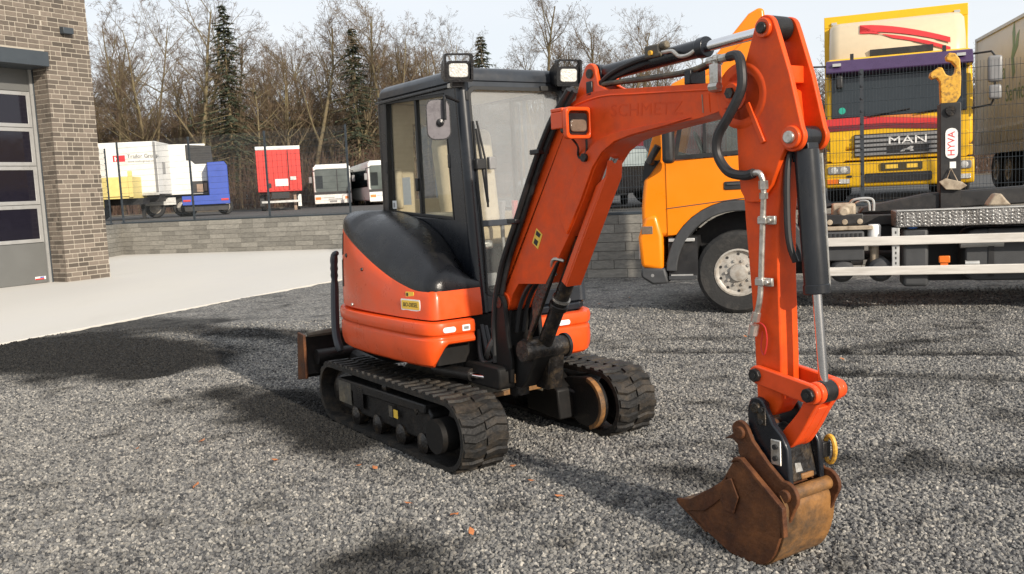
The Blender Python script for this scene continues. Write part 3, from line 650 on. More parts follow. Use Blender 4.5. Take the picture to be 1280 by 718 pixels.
# white refrigerated body with dark cooling unit
t = thing('refrigerated_trailer', 'white refrigerated trailer with dark cooling unit behind the box trailer', 'trailer', (-15.2, 46.9, VZ), math.radians(18))
obj('box_body', MB().box(-3.4, 0, 0, 2.5, 1.1, 3.62), 'truck_white', t, bevel=.03)
cu_ = obj('cooling_unit', MB().prism([(-.95, 3.58), (.28, 3.5), (.34, 2.62), (-.55, 2.62), (-.72, 2.8), (-.95, 2.82)], -.05, -.002), 'chassis_black', t, bevel=.02)
for k in range(5): obj('louvre', MB().box(-.85, .2, -.07, -.052, 2.92 + k * .12, 2.97 + k * .12), 'chassis_black', cu_)
obj('machine_bay', MB().box(-.75, .02, -.03, -.003, 1.15, 1.75), 'chassis_black', t); obj('engine', MB().box(-.55, -.25, -.06, -.031, 1.2, 1.6).box(-.2, -.05, -.07, -.031, 1.25, 1.65), 'rust_light', t)
obj('chassis', MB().box(-3.3, .1, .6, 1.9, .5, 1.08), 'chassis_black', t)
for x in (-2.6, -1.3): add_wheel(t, x, .3, .48, .48, .35, -1, studs=False)
obj('side_guard', MB().box(-3.3, -1.6, -.04, -.005, .62, .98), 'alu', t)
# blue box vehicle
t = thing('blue_truck', 'blue box truck end standing right of the refrigerated trailer', 'truck', (-14.85, 45.9, VZ), math.radians(19))
obj('box_body', MB().prism([(0, .78), (.95, .78), (.95, 2.45), (.82, 2.66), (0, 2.62)], 0, 4.5), 'truck_blue', t, bevel=.03)
obj('tail_lift', MB().box(-1.3, .96, -.1, -.005, .55, 1.0), 'truck_blue', t, bevel=.02)
obj('tail_lamp', MB().box(-1.25, -.9, -.12, -.102, .72, .82), 'red_plain', t); obj('tail_lamp', MB().box(.55, .9, -.12, -.102, .72, .82), 'red_plain', t)
obj('chassis', MB().box(-1.2, .9, .1, 4, .25, .54), 'chassis_black', t)
for x in (-1.0, .75): add_wheel(t, x, 1.0, .4, .4, .3, -1, studs=False)
# red container trailer seen from behind
t = thing('red_trailer', 'red corrugated box trailer with white top rail, rear end on', 'trailer', (-13.3, 54, VZ), math.radians(14.5))
obj('box_body', MB().box(-1.25, 1.25, 0, 11, 1.1, 3.52), 'truck_red', t, bevel=.02); obj('top_rail', MB().box(-1.27, 1.27, -.03, 11, 3.525, 3.74), 'truck_white', t, bevel=.02)
for k in range(9): obj('door_rib', MB().box(-1.12 + k * .265, -1.0 + k * .265, -.04, -.001, 1.2, 3.45), 'truck_red', t, bevel=.012)
obj('door_rod', MB().cyl((.55, -.06, 1.2), (.55, -.06, 3.5), .02, n=6), 'chassis_black', t)
obj('number_board', MB().box(-.25, .48, -.062, -.045, 1.42, 1.83), 'white_plain', t); obj('door_lock', MB().box(.62, .95, -.07, -.045, 1.75, 1.95), 'alu', t); obj('spare_box', MB().box(-.72, -.48, -.1, -.045, 1.35, 1.6), 'chassis_black', t)
obj('chassis', MB().box(-.5, .5, .1, 10.8, .7, 1.08), 'chassis_black', t); obj('bumper', MB().box(-1.1, 1.1, .05, .15, .45, .58), 'alu', t, bevel=.01)
obj('landing_leg', MB().box(.75, .92, .5, .65, 0, 1.09), 'rust_light', t); obj('mud_flap', MB().box(-1.2, -.95, .8, .83, .2, .9), 'chassis_black', t); obj('mud_flap', MB().box(1.0, 1.2, .8, .83, .2, .9), 'truck_white', t)
for x, s in ((-1.0, -1), (1.0, 1)):
    o = add_wheel(t, x, 1.5, .48, .48, .3, s, studs=False); o.rotation_euler = (0, 0, math.radians(-90))
def bus(x, y, rz, label):
    t = thing('coach_bus', label, 'bus', (x, y, VZ), rz, 'white buses parked by the wood')
    obj('body', MB().box(-1.24, 1.24, .02, 11.5, .28, 2.72), 'truck_white', t, bevel=.1, seg=3); obj('roof_cap', MB().prism([(-1.15, 2.72), (1.15, 2.72), (1.05, 2.86), (-1.05, 2.86)], .3, 11), 'truck_white', t, bevel=.04)
    obj('windscreen', MB().prism(rrect(-1.12, 1.12, 1.02, 2.55, .12), -.012, .03), 'bus_glass', t); obj('windscreen_divider', MB().box(.3, .36, -.02, -.013, 1.05, 2.5), 'chassis_black', t)
    obj('driver_shade', MB().box(-1.08, -.62, -.017, -.0125, 1.25, 2.1), 'dark_glass', t)
    obj('dash_band', MB().box(-1.22, 1.22, -.016, .02, .86, 1.02), 'chassis_black', t)
    obj('bumper', MB().box(-1.22, 1.22, -.05, .02, .22, .84), 'truck_white', t, bevel=.04)
    for s in (-1, 1): obj('mirror', MB().box(s * 1.42 - .1, s * 1.42 + .1, -.3, -.2, 1.62, 2.05), 'grille_grey', t, bevel=.03); obj('mirror_arm', MB().tube([(s * 1.1, -.02, 2.45), (s * 1.4, -.25, 2.35), (s * 1.42, -.25, 2.05)], .025, 6), 'chassis_black', t)
    for s in (-1, 1): obj('headlight', MB().box(s * .98 - .18, s * .98 + .18, -.06, -.051, .5, .68), 'orange_print', t)
    obj('number_plate', MB().box(-.25, .25, -.06, -.051, .3, .42), 'grey_print', t); obj('bumper_print', MB().box(-.75, .1, -.058, -.0515, .6, .64), 'grey_print', t); obj('bumper_print', MB().box(-.3, .6, -.058, -.0515, .48, .54), 'grey_print', t)
    w = obj('side_glass', MB().box(-1.256, -1.235, .5, 11, 1.2, 2.4), 'dark_glass', t); obj('side_glass', MB().box(1.235, 1.256, .5, 11, 1.2, 2.4), 'dark_glass', t)
    for yy_ in (2.4, 8.6):
        for s in (-1, 1):
            o = add_wheel(t, s * 1.08, yy_, .48, .48, .3, s, studs=False); o.rotation_euler = (0, 0, math.radians(-90))
bus(-11.75, 62, math.radians(10), 'white bus between the red trailer and the other bus'); bus(-7.7, 59.5, math.radians(16), 'white bus half hidden behind the excavator cab')

# ------------------------------------------------------------------ yellow truck facing the yard
YAW = math.atan2(-.94, -.37)
t = thing('yellow_truck', 'yellow box truck with purple sun visor and red stripes facing the yard', 'truck', (6.95, 16.35, VZ), YAW + math.radians(90))
# local: x to the right seen from the yard, y away from the yard, z up from the terrace; front plane at y=0
cab = obj('cab', MB().prism([(0.02, .95), (0, 1.45), (.15, 2.5), (.3, 2.61), (1.9, 2.61), (1.9, .95)], -1.2, 1.2, 'x'), 'truck_yellow', t, bevel=.07, seg=3)
fy = lambda z: .0 + max(0, (z - 1.45)) * .137
def front_quad(x0, x1, z0, z1, th=.02, off=.004): return [(x0, fy(z0) - off - th, z0), (x1, fy(z0) - off - th, z0), (x1, fy(z1) - off - th, z1), (x0, fy(z1) - off - th, z1)]
obj('windscreen', MB().poly(front_quad(-1.10, 1.10, 1.53, 2.42), (0, .024, 0)), 'dark_glass', t, bevel=.02)
obj('visor', MB().prism([(.11, 2.28), (-.14, 2.31), (-.16, 2.34), (.0, 2.55), (.14, 2.57)], -1.19, 1.19, 'x'), 'purple', t, bevel=.015)
for s in (-1, 1): obj('marker_lamp', MB().box(s * 1.0 - .07, s * 1.0 + .07, -.14, -.04, 2.44, 2.49), 'alu', t); obj('roof_stay', MB().box(s * .75 - .03, s * .75 + .03, .05, .1, 2.50, 2.66), 'chassis_black', t)
def stripe(pts, m, th=.004):
    obj('stripe', MB().poly([(x, fy(z) - .006 - th, z) for x, z in pts], (0, th, 0)), m, t, smooth=0)
stripe([(-1.19, 1.40), (-1.19, 1.52), (-.6, 1.54), (.9, 1.40), (1.0, 1.30), (-.2, 1.40)], 'red_plain')
stripe([(-.55, 1.545), (.15, 1.53), (.95, 1.41), (.9, 1.403)], 'orange_print')
stripe([(-1.19, 1.30), (-1.19, 1.396), (-.2, 1.396), (1.0, 1.295), (1.0, 1.22), (-.2, 1.31)], 'maroon')
gr = obj('grille', MB().box(-.72, .98, -.03, .01, .82, 1.22), 'chassis_black', t, bevel=.01)
for k in range(5): obj('grille_bar', MB().box(-.71, .97, -.05, -.03, .835 + k * .078, .885 + k * .078), 'grille_grey', gr, bevel=.006)
text('maker_lettering', 'MAN', .19, 'white_plain', t, basis((.16, -.056, 1.075), (1, 0, 0), (0, 0, 1)), .006, 1.55)
bdg = obj('badge_panel', MB().box(-.18, .5, -.056, -.052, .86, .98), 'chassis_black', gr)
lion = [(-.16, -.05), (-.1, .0), (-.02, .01), (.06, .06), (.12, .05), (.1, .0), (.13, -.05), (.06, -.05), (.03, -.02), (-.05, -.02), (-.07, -.05)]
obj('badge', MB().poly([(.16 + x * .8, -.062, .92 + z * .8) for x, z in lion], (0, .004, 0)), 'alu', gr, smooth=0)
lw = obj('cab_lower', MB().box(-1.2, 1.2, .0, 1.9, .76, .945), 'truck_yellow', t, bevel=.02)
for s in (-1, 1): obj('side_recess', MB().prism(rrect(s * 1.0 - .13, s * 1.0 + .13, .74, 1.2, .05), -.012, .0), 'truck_yellow', t, bevel=.01)
bp = obj('bumper', MB().prism([(-.06, .28), (-.08, .5), (-.06, .73), (.3, .73), (.3, .28)], -1.22, 1.22, 'x'), 'truck_yellow', t, bevel=.04, seg=3)
obj('air_intake', MB().prism(rrect(-.55, .55, .36, .52, .03), -.095, -.05), 'chassis_black', bp)
obj('number_plate', MB().box(-.28, .4, -.1, -.078, .56, .69), 'plate_dark', bp); obj('plate_print', MB().box(-.2, .0, -.103, -.1005, .59, .66).box(.14, .32, -.103, -.1005, .59, .66), 'yellow_label', bp)
for s in (-1, 1):
    h_ = obj('headlight', MB().prism(rrect(s * .98 - .19, s * .98 + .19, .53, .67, .03), -.10, -.05), 'grille_grey', t, bevel=.008)
    for q in (-.08, .08): obj('lens', MB().lathe([(.001, -.004), (.055, -.002), (.06, .0)], (s * .98 + q, -.102, .6), 'y', 14), 'lamp_lens', h_)
    obj('fog_lamp', MB().box(s * .98 + .0, s * .98 + .18, -.096, -.06, .36, .44), 'lamp_lens', t); obj('indicator', MB().box(s * .98 - .2, s * .98 - .02, -.096, -.06, .36, .44), 'amber', t)
obj('tow_slot', MB().prism(rrect(-.85, -.76, .46, .5, .015), -.092, -.06), 'chassis_black', bp)
obj('green_sticker', MB().lathe([(.001, -.003), (.06, -.002), (.06, .004)], (-.92, fy(1.66) - .03, 1.66), 'y', 16), 'teal_print', t)
for k in range(2): obj('wiper', MB().tube([(-.5 + k * .8, -.04, 1.53), (.2 + k * .8, -.035, 1.62)], .012, 5), 'chassis_black', t)
bx_ = obj('box_body', MB().box(-1.27, 1.27, 2.0, 9.4, 1.05, 3.62), 'truck_yellow', t, bevel=.03)
obj('box_rail', MB().box(-1.29, 1.29, 1.97, 2.0, 3.42, 3.64).box(-1.29, -1.2, 1.975, 2.0, 1.05, 3.42).box(1.2, 1.29, 1.975, 2.0, 1.05, 3.42), 'truck_yellow', bx_, bevel=.008)
for s in (-1, 1): obj('marker_lamp', MB().box(s * 1.1 - .05, s * 1.1 + .05, 1.93, 1.969, 3.47, 3.52), 'alu', bx_)
SPO = [(.5, 2.62), (.55, 2.84), (.95, 3.28), (1.5, 3.42), (1.9, 3.42), (1.9, 2.62)]
spl = obj('roof_spoiler', MB().loft([[(-1.16 + i_, y, z) for y, z in [(SPO[k][0] + j_, SPO[k][1]) for k in range(6)]] for i_, j_ in ((0, .30), (.06, .08), (.2, 0), (2.12, 0), (2.26, .08), (2.32, .30))]), 'cream', t, smooth=50)
spf = lambda x, z: .5 + ((z - 2.62) * .23 if z < 2.84 else .05 + (z - 2.84) * .91) - .016
def sstripe(pts, m):
    obj('stripe', MB().poly([(x, spf(x, z) - .012, z) for x, z in pts], (0, .008, 0)), m, t, smooth=0)
def band(f0, f1, m):
    xs_ = np.linspace(-.62, .88, 9)
    for i in range(8):
        a, b = xs_[i], xs_[i + 1]; q = [(a, f0(a)), (b, f0(b)), (b, f1(b)), (a, f1(a))]; mb_s.add(*[[(x, spf(x, z) - .012, z) for x, z in q], [(0, 1, 2, 3)]])
mb_s = MB(); cv = lambda x: 3.27 - .42 * ((x + .62) / 1.5) ** 1.6; band(lambda x: cv(x) - .15 * (1 - .35 * (x + .62) / 1.5), cv, 'red_plain'); obj('stripe', mb_s, 'red_plain', t, smooth=0)
mb_s = MB(); band(lambda x: cv(x) - .23 * min(1, (x + .62) * 2) - .012, lambda x: cv(x) - .175, 'red_plain'); obj('stripe', mb_s, 'red_plain', t, smooth=0)
obj('spoiler_gap', MB().box(-.45, .6, .46, .52, 2.64, 2.75), 'chassis_black', t)
for s in (-1, 1):
    obj('mirror', MB().box(s * 1.5 - .11, s * 1.5 + .11, -.3, -.16, 1.95, 2.38), ('grille_grey' if s > 0 else 'chassis_black'), t, bevel=.04, seg=3); obj('mirror_lower', MB().box(s * 1.5 - .1, s * 1.5 + .1, -.3, -.16, 1.66, 1.9), ('grille_grey' if s > 0 else 'chassis_black'), t, bevel=.04, seg=3)
    obj('mirror_arm', MB().tube([(s * 1.15, .05, 2.47), (s * 1.45, -.2, 2.46), (s * 1.5, -.23, 2.38), (s * 1.5, -.23, 1.7), (s * 1.45, -.2, 1.58), (s * 1.18, .0, 1.55)], .018, 6), 'chassis_black', t)
obj('door_mirror', MB().box(-1.02, -.9, -.12, -.02, 2.05, 2.28), 'chassis_black', t, bevel=.03)
obj('chassis', MB().box(-.45, .45, .2, 9.2, .55, .75).box(-.9, .9, .4, 1.8, .45, .75), 'chassis_black', t)
obj('cab_step', MB().box(-1.2, -.8, .3, 1.6, .28, .75).box(.8, 1.2, .3, 1.6, .28, .75), 'chassis_black', t)
for yy_ in (1.0, 6.8):
    for s in (-1, 1):
        o = add_wheel(t, s * 1.05, yy_, .5, .5, .32, s, studs=False); o.rotation_euler = (0, 0, math.radians(-90))
# grey box trailer beside it
gdv = norm([11.5 - 12.36, 20.5 - 24.2])
t = thing('grey_trailer', 'silver grey box trailer with green lettering beside the yellow truck', 'trailer', (12.36, 24.2, VZ), math.atan2(gdv[1], gdv[0]))
# local x: towards the yard along the visible side; visible side faces -y ... (right hand side of x)
obj('box_body', MB().box(0, 9.0, 0, 2.5, .86, 3.8), 'trailer_grey', t, bevel=.02)
obj('lower_skirt', MB().box(.05, 9.0, -.03, .0, .86, 1.5), 'trailer_grey', t, bevel=.006)
for k in range(16): obj('skirt_panel', MB().box(.1 + k * .55, .6 + k * .55, -.042, -.0305, 1.12, 1.46), 'alu', t, bevel=.004)
obj('edge_rail', MB().box(-.03, 9, -.04, .03, 3.76, 3.84).box(-.05, .05, -.04, .03, .86, 3.84), 'alu', t, bevel=.006)
text('lettering', 'Flora', .55, 'green_print', t, basis((1.9, -.004, 2.75), (1, 0, 0), (0, 0, 1)), .001)
text('lettering', 'Service', .55, 'green_print', t, basis((3.3, -.004, 2.2), (1, 0, 0), (0, 0, 1)), .001)
lf = [(0, 0), (.12, .25), (.08, .55), (.22, .8), (.3, .5), (.25, .2), (.4, .45), (.6, .55), (.5, .2), (.2, -.02), (.3, -.35), (.12, -.5)]
obj('leaf_logo', MB().poly([(2.9 + x, -.006, 3.0 + z) for x, z in lf], (0, .004, 0)), 'green_print', t, smooth=0)
obj('chassis', MB().box(.3, 8.8, .7, 1.8, .5, .85), 'chassis_black', t); obj('landing_leg', MB().box(2.6, 2.75, .4, .55, 0, .86), 'chassis_black', t)
for x in (6.0, 7.3): add_wheel(t, x, .3, .5, .5, .34, -1, studs=False)
for x in (1.2, 2.2): add_wheel(t, x, .3, .45, .45, .3, -1, studs=False)
obj('tail_lamp', MB().box(-.06, -.04, .2, .5, 1.0, 1.2), 'red_plain', t)
# dark red truck and black car between the boom and the orange truck
t = thing('red_tractor_truck', 'dark red tractor unit glimpsed behind the fence left of the orange truck', 'truck', (4.3, 22.6, VZ), math.radians(-10))
obj('cab', MB().prism([(-1.15, .55), (-1.2, 1.3), (-1.02, 1.75), (-.85, 1.92), (1.1, 1.92), (1.1, .55)], 0, 2.3), 'maroon', t, bevel=.06, seg=3)
obj('windscreen', MB().box(-.9, -.2, -.012, .0, 1.2, 1.78), 'dark_glass', t); obj('bumper', MB().box(-1.2, 1.1, -.05, 2.3, .25, .54), 'chassis_black', t, bevel=.03)
obj('lamp_strip', MB().box(-1.19, -.7, -.02, -.002, 1.02, 1.1), 'orange_print', t); obj('headlight', MB().box(-1.15, -.75, -.03, -.001, .68, .9), 'lamp_lens_dim', t)
for x in (-.8, .8):
    add_wheel(t, x, .3, .42, .42, .3, -1, studs=False)
def car(x, y, rz, m, label):
    t = thing('parked_car', label, 'car', (x, y, VZ), rz)
    pr = [(-2.1, .32), (-2.15, .62), (-1.5, .82), (-.7, 1.36), (.9, 1.4), (1.7, .95), (2.1, .85), (2.12, .35)]
    obj('body', MB().prism(pr, -.85, .85), m, t, bevel=.09, seg=3); obj('side_window', MB().prism([(-1.2, .92), (-.65, 1.3), (.85, 1.32), (1.4, .95)], -.862, -.84), 'window_light', t); obj('windscreen', MB().poly([(-1.43, -.7, .9), (-.78, -.6, 1.34), (-.78, .6, 1.34), (-1.43, .7, .9)], (-.02, 0, .012)), 'window_light', t)
    for xx_ in (-1.35, 1.35):
        for s in (-1, 1): add_wheel(t, xx_, s * .78, .32, .32, .2, s, studs=False)
mat('car_black', (.012, .012, .014), .25, var=.1, coat=.5)
car(2.0, 21.0, math.radians(52), 'car_black', 'black car parked behind the fence left of the orange truck')
t = thing('white_van', 'white van end standing behind the fence beside the black car', 'van', (2.75, 24.6, VZ), math.radians(-4))
obj('body', MB().box(-.45, .5, 0, 3.5, .25, 1.75), 'truck_white', t, bevel=.06); obj('rear_window', MB().box(-.32, .36, -.012, .0, 1.05, 1.55), 'dark_glass', t)
for s in (-1, 1):
    o = add_wheel(t, s * .4, .7, .3, .3, .18, s, studs=False); o.rotation_euler = (0, 0, math.radians(-90))
# ------------------------------------------------------------------ orange hook-lift truck
mat('truck_orange', (.84, .228, .004), .36, spec=.35, var=.05, scale=2, coat=.12)
mat('trim_dark', (.045, .047, .05), .6, var=.2, scale=8, bump=.1, bscale=100)
mat('rail_white', (.66, .63, .58), .45, metal=.25, var=.12, scale=5, col2=(.42, .38, .33), amt=.5, pscale=3, stretch=(.3, 1, 3))
mat('checker', (.20, .195, .19), .42, metal=.6, var=.4, scale=5, col2=(.06, .055, .05), amt=.7, pscale=3, edge=(.42, .6), bump=.8, bscale=45)
mat('beige_cast', (.36, .30, .22), .6, var=.3, scale=12, col2=(.16, .11, .07), amt=.6, pscale=8)
glass('truck_glass', (.80, .88, .88), .06, (.5, .5, .48))
TR = (3.106, 12.345, 0)
t = thing('hooklift_truck', 'orange hook-lift truck with yellow hook arm and white side rails on the gravel', 'truck', TR, math.radians(162.54))
ARC = (-.05, .52)
prof = [(1.12, .98), (.76, .98)] + arc(ARC, .88, 31, 128, 14) + [(-.66, 1.21), (-.66, 1.93), (1.05, 1.93), (1.12, 1.35)]
obj('cab', MB().prism(prof, -1.24, 1.24), 'truck_orange', t, bevel=.06, seg=3)
obj('cab_roof', MB().prism([(.80, 2.70), (.70, 2.86), (.55, 2.92), (-.66, 2.95), (-.66, 2.74), (.45, 2.73)], -1.22, 1.22), 'truck_orange', t, bevel=.05, seg=3)
obj('cab_rear_wall', MB().box(-.66, -.44, -1.235, 1.235, 1.9, 2.76), 'truck_orange', t, bevel=.04)
for s in (-1, 1): obj('screen_pillar', MB().prism([(1.05, 1.9), (.80, 2.74), (.66, 2.74), (.72, 2.5), (.86, 1.9)], min(s * 1.13, s * 1.235), max(s * 1.13, s * 1.235)), 'truck_orange', t, bevel=.02)
obj('dashboard', MB().prism([(.95, 1.9), (.95, 2.0), (.7, 2.04), (.45, 1.96), (.45, 1.9)], -1.1, 1.1), 'chassis_black', t, bevel=.03)
obj('steering_wheel', MB().tube([(.42 + .08 * math.cos(a), .62 + .22 * math.sin(a), 2.08 + .2 * math.cos(a)) for a in np.linspace(0, 6.2832, 20)], .018, 6, False), 'chassis_black', t)
for y in (-.65, .6): obj('cab_seat', MB().prism([(.05, 1.9), (.05, 2.0), (-.22, 2.02), (-.30, 2.6), (-.42, 2.6), (-.42, 1.9)], y - .25, y + .25), 'trim_dark', t, bevel=.05, seg=3)
obj('sun_blind', MB().box(.5, .54, .4, 1.05, 2.45, 2.7), 'white_plain', t)
dpoly = [(.80, .995)] + arc(ARC, .885, 33, 116, 10) + [(-.43, 1.95), (.80, 1.905)]
door = obj('door', MB().prism(dpoly, 1.238, 1.252), 'truck_orange', t, bevel=.006)
obj('door_crease', MB().prism([(.80, 1.325), (.80, 1.335), (-.43, 1.455), (-.43, 1.445)], 1.25, 1.256), 'trim_dark', door, smooth=0)
obj('handle', MB().prism(rrect(-.12, .1, 1.53, 1.63, .02), 1.25, 1.266), 'chassis_black', door, bevel=.006)
obj('handle_bar', MB().prism(rrect(-.09, .07, 1.585, 1.61, .01), 1.264, 1.28), 'trim_dark', door, bevel=.004)
wpo = [(.70, 1.925), (-.45, 1.965), (-.45, 2.76), (.45, 2.74), (.60, 2.55)]
wpi = [(.645, 1.975), (-.41, 2.01), (-.41, 2.71), (.42, 2.69), (.55, 2.52)]
wf = obj('side_window', MB().ring([(x, 1.238, z) for x, z in wpo], [(x, 1.238, z) for x, z in wpi], (0, .024, 0)), 'chassis_black', t)
obj('pane', MB().prism(wpi, 1.244, 1.25), 'truck_glass', wf, smooth=0)
obj('pane', MB().prism(wpi, -1.25, -1.244), 'truck_glass', wf, smooth=0)
obj('quarter_bar', MB().box(.30, .335, 1.25, 1.262, 2.0, 2.66), 'chassis_black', wf)
obj('windscreen', MB().poly([(1.06, -1.1, 1.97), (1.06, 1.1, 1.97), (.83, 1.05, 2.70), (.83, -1.05, 2.70)], (.012, 0, .004)), 'truck_glass', t)
obj('wheel_arch', MB().prism(arc(ARC, .88, 2, 178, 24) + arc(ARC, .75, 178, 2, 24), .7, 1.265), 'trim_dark', t, bevel=.012)
obj('arch_liner', MB().prism(arc(ARC, .73, 0, 180, 20), .66, .7), 'chassis_black', t)
obj('mirror_bracket', MB().tube([(.95, 1.2, 1.9), (.98, 1.38, 1.92), (.86, 1.42, 2.1)], .045, 8), 'chassis_black', t)
obj('mirror', MB().box(.66, .80, 1.36, 1.56, 1.88, 2.46), 'chassis_black', t, bevel=.05, seg=3)
obj('screen_trim', MB().poly([(1.11, 1.19, 1.66), (1.05, 1.25, 1.93), (.86, 1.25, 1.93), (1.0, 1.25, 1.75)], (0, .012, 0)), 'chassis_black', t)
for y0, y1, s in ((.62, 1.27, 1), (-1.27, -.62, -1)):
    b = obj('bumper_corner', MB().prism([(.86, .56), (1.14, .60), (1.17, .98), (1.08, 1.24), (.93, 1.27), (.86, 1.0)], y0, y1), 'truck_orange', t, bevel=.05, seg=3)
    obj('headlight', MB().box(.98, 1.12, (1.262 if s > 0 else -1.275), (1.275 if s > 0 else -1.262), 1.02, 1.12), 'lamp_lens_dim', b, bevel=.01)
    obj('lamp_strip', MB().box(1.165, 1.18, min(s * .75, s * 1.15), max(s * .75, s * 1.15), .7, .92), 'lamp_lens', b)
obj('bumper', MB().prism([(.80, .40), (1.0, .38), (1.15, .48), (1.14, .595), (.84, .595)], -1.27, 1.27), 'trim_dark', t, bevel=.03)
obj('front_panel', MB().box(.7, 1.12, -.6, .6, .6, .96), 'trim_dark', t, bevel=.03)
obj('bumper_bolt', MB().lathe([(.001, .004), (.02, .003), (.022, 0)], (1.0, 1.272, .5), 'y', 10), 'grille_grey', t)
st = obj('step_box', MB().box(.44, .80, .7, 1.22, .45, .97), 'chassis_black', t)
obj('step_plate', MB().box(.45, .80, 1.0, 1.262, .44, .49), 'trim_dark', st, bevel=.006); obj('step_plate', MB().box(.47, .79, 1.0, 1.258, .915, .955), 'alu', st, bevel=.006); obj('step_tread', MB().box(.5, .77, 1.05, 1.25, .4905, .505), 'alu', st)
obj('roof_spoiler', MB().prism([(.42, 2.9), (.36, 2.96), (-.22, 3.62), (-.34, 3.68), (-.40, 3.66), (-.46, 2.9)], -1.0, 1.1), 'truck_orange', t, bevel=.05, seg=3)
obj('spoiler_fin', MB().prism([(.30, 2.92), (-.30, 3.4), (-.62, 3.4), (-.64, 2.92)], 1.12, 1.16), 'truck_orange', t, bevel=.015)
for s in (-1, 1): add_wheel(t, -.05, s * 1.08, .515, .515, .31, s)
for x in (-4.3, -5.65):
    for s in (-1, 1): add_wheel(t, x, s * .98, .515, .515, .55, s)
    for s in (-1, 1): obj('mudguard', MB().prism(arc((x, .52), .64, 10, 170, 14) + arc((x, .52), .6, 170, 10, 14), min(s * .7, s * 1.25), max(s * .7, s * 1.25)), 'trim_dark', t)
obj('chassis_beam', MB().box(-6.6, .6, .28, .44, .74, 1.0), 'chassis_black', t, bevel=.01); obj('chassis_beam', MB().box(-6.6, .6, -.44, -.28, .74, 1.0), 'chassis_black', t, bevel=.01)
obj('gearbox', MB().box(-.9, .5, -.35, .35, .4, .9).cyl((-4.3, 0, .55), (-.9, 0, .6), .06), 'chassis_black', t)
for s in (-1, 1): obj('axle', MB().cyl((-.05, 0, .515), (-.05, s * 1.0, .515), .09), 'chassis_black', t)
obj('axle', MB().cyl((-4.3, -1, .515), (-4.3, 1, .515), .12).cyl((-5.65, -1, .515), (-5.65, 1, .515), .12), 'chassis_black', t)
# hook-lift equipment
obj('subframe', MB().box(-6.4, -.75, .30, .52, 1.004, 1.13).box(-6.4, -.75, -.52, -.30, 1.004, 1.13), 'chassis_black', t, bevel=.01)
obj('lift_arm', MB().prism([(-1.5, 1.14), (-1.55, 1.22), (-2.3, 1.36), (-6.2, 1.52), (-6.2, 1.28), (-2.4, 1.16)], -.16, .2), 'chassis_black', t, bevel=.02)
post = obj('hook_post', MB().box(-2.68, -2.44, -.02, .24, 1.16, 2.46), 'chassis_black', t, bevel=.012)
hk = [(525, 385), (522, 310), (512, 296), (494, 300), (484, 290), (488, 276), (504, 268), (516, 260), (530, 262), (545, 288), (562, 294), (576, 284), (580, 262), (566, 246), (546, 240), (543, 226), (556, 214), (578, 218), (595, 240), (599, 300), (597, 360), (580, 385)]
obj('hook', MB().prism([(-2.555 - (x - 556) * .0031, 2.455 + (385 - z) * .0036) for x, z in hk], .05, .17), 'yellow_hook', t, bevel=.012)
obj('hook_pin', MB().cyl((-2.56, .2, 2.36), (-2.56, .275, 2.36), .06, n=16), 'greasy_metal', post)
sg = obj('maker_sign', MB().prism(rrect(-2.64, -2.50, 1.78, 2.15, .06), .242, .25), 'white_plain', post)
text('sign_lettering', 'HYVA', .115, 'red_print', post, basis((-2.57, .2515, 1.96), (0, 0, 1), (1, 0, 0)), .001)
obj('small_label', MB().box(-2.62, -2.55, .242, .247, 1.66, 1.74), 'white_plain', post)
obj('lever', MB().prism([(-2.42, 1.50), (-2.5, 1.54), (-2.68, 1.49), (-2.74, 1.44), (-2.66, 1.39), (-2.5, 1.40)], .27, .3), 'beige_cast', post, bevel=.008)
obj('lever_rod', MB().tube([(-2.5, .29, 1.5), (-2.56, .27, 1.66), (-2.64, .29, 1.48)], .008, 5), 'beige_cast', post)
ck = obj('walkway', MB().box(-4.9, -1.84, .62, 1.2, 1.0, 1.19), 'checker', t, bevel=.012)
obj('walkway_lip', MB().box(-4.9, -1.85, 1.18, 1.21, 1.19, 1.205), 'alu', ck)
cr_ = random.Random(3); ds = MB()
for k in range(46):
    for j in range(4): ds.add([(-1.9 - k * .064 - q[0] * .014, 1.2012, 1.035 + j * .04 + q[1] * .010) for q in ((-1, 0), (0, -1), (1, 0), (0, 1))] + [(-1.9 - k * .064, 1.206, 1.035 + j * .04)], [(0, 1, 4), (1, 2, 4), (2, 3, 4), (3, 0, 4)])
obj('tread_pattern', ds, 'alu', ck, smooth=0)
obj('bearing_cast', MB().prism([(-2.88, 1.2), (-2.92, 1.27), (-2.97, 1.34), (-3.03, 1.34), (-3.08, 1.27), (-3.14, 1.2)], .5, .75), 'beige_cast', t, bevel=.02)
obj('valve_cast', MB().box(-1.42, -1.15, .6, .95, 1.1, 1.3).cyl((-1.28, .95, 1.2), (-1.28, 1.02, 1.2), .07), 'beige_cast', t, bevel=.03)
obj('pipe_loop', MB().tube(spline([(-1.35, .9, 1.28), (-1.4, .95, 1.34), (-1.6, .95, 1.34), (-1.62, .95, 1.2)]), .015, 6), 'alu', t); obj('pipe_loop', MB().tube(spline([(-1.4, .8, 1.26), (-1.45, .88, 1.31), (-1.56, .88, 1.31), (-1.58, .88, 1.2)]), .012, 6), 'alu', t)
obj('beam_plate', MB().box(-1.5, -.78, .9, 1.02, 1.05, 1.17), 'chassis_black', t, bevel=.01)
for k in range(4): obj('beam_hole', MB().lathe([(.001, .008), (.03, .006), (.034, 0)], (-.95 - k * .17, 1.022, 1.08), 'y', 12), 'beige_cast', t)
obj('pallet_strip', MB().box(-1.6, -.8, .95, 1.1, .985, 1.03), 'beige_cast', t, bevel=.006)
obj('cable_bundle', MB().tube(spline([(-.7, .8, 1.28), (-.9, .85, 1.25), (-1.15, .85, 1.28)]), .03, 8), 'hose', t)
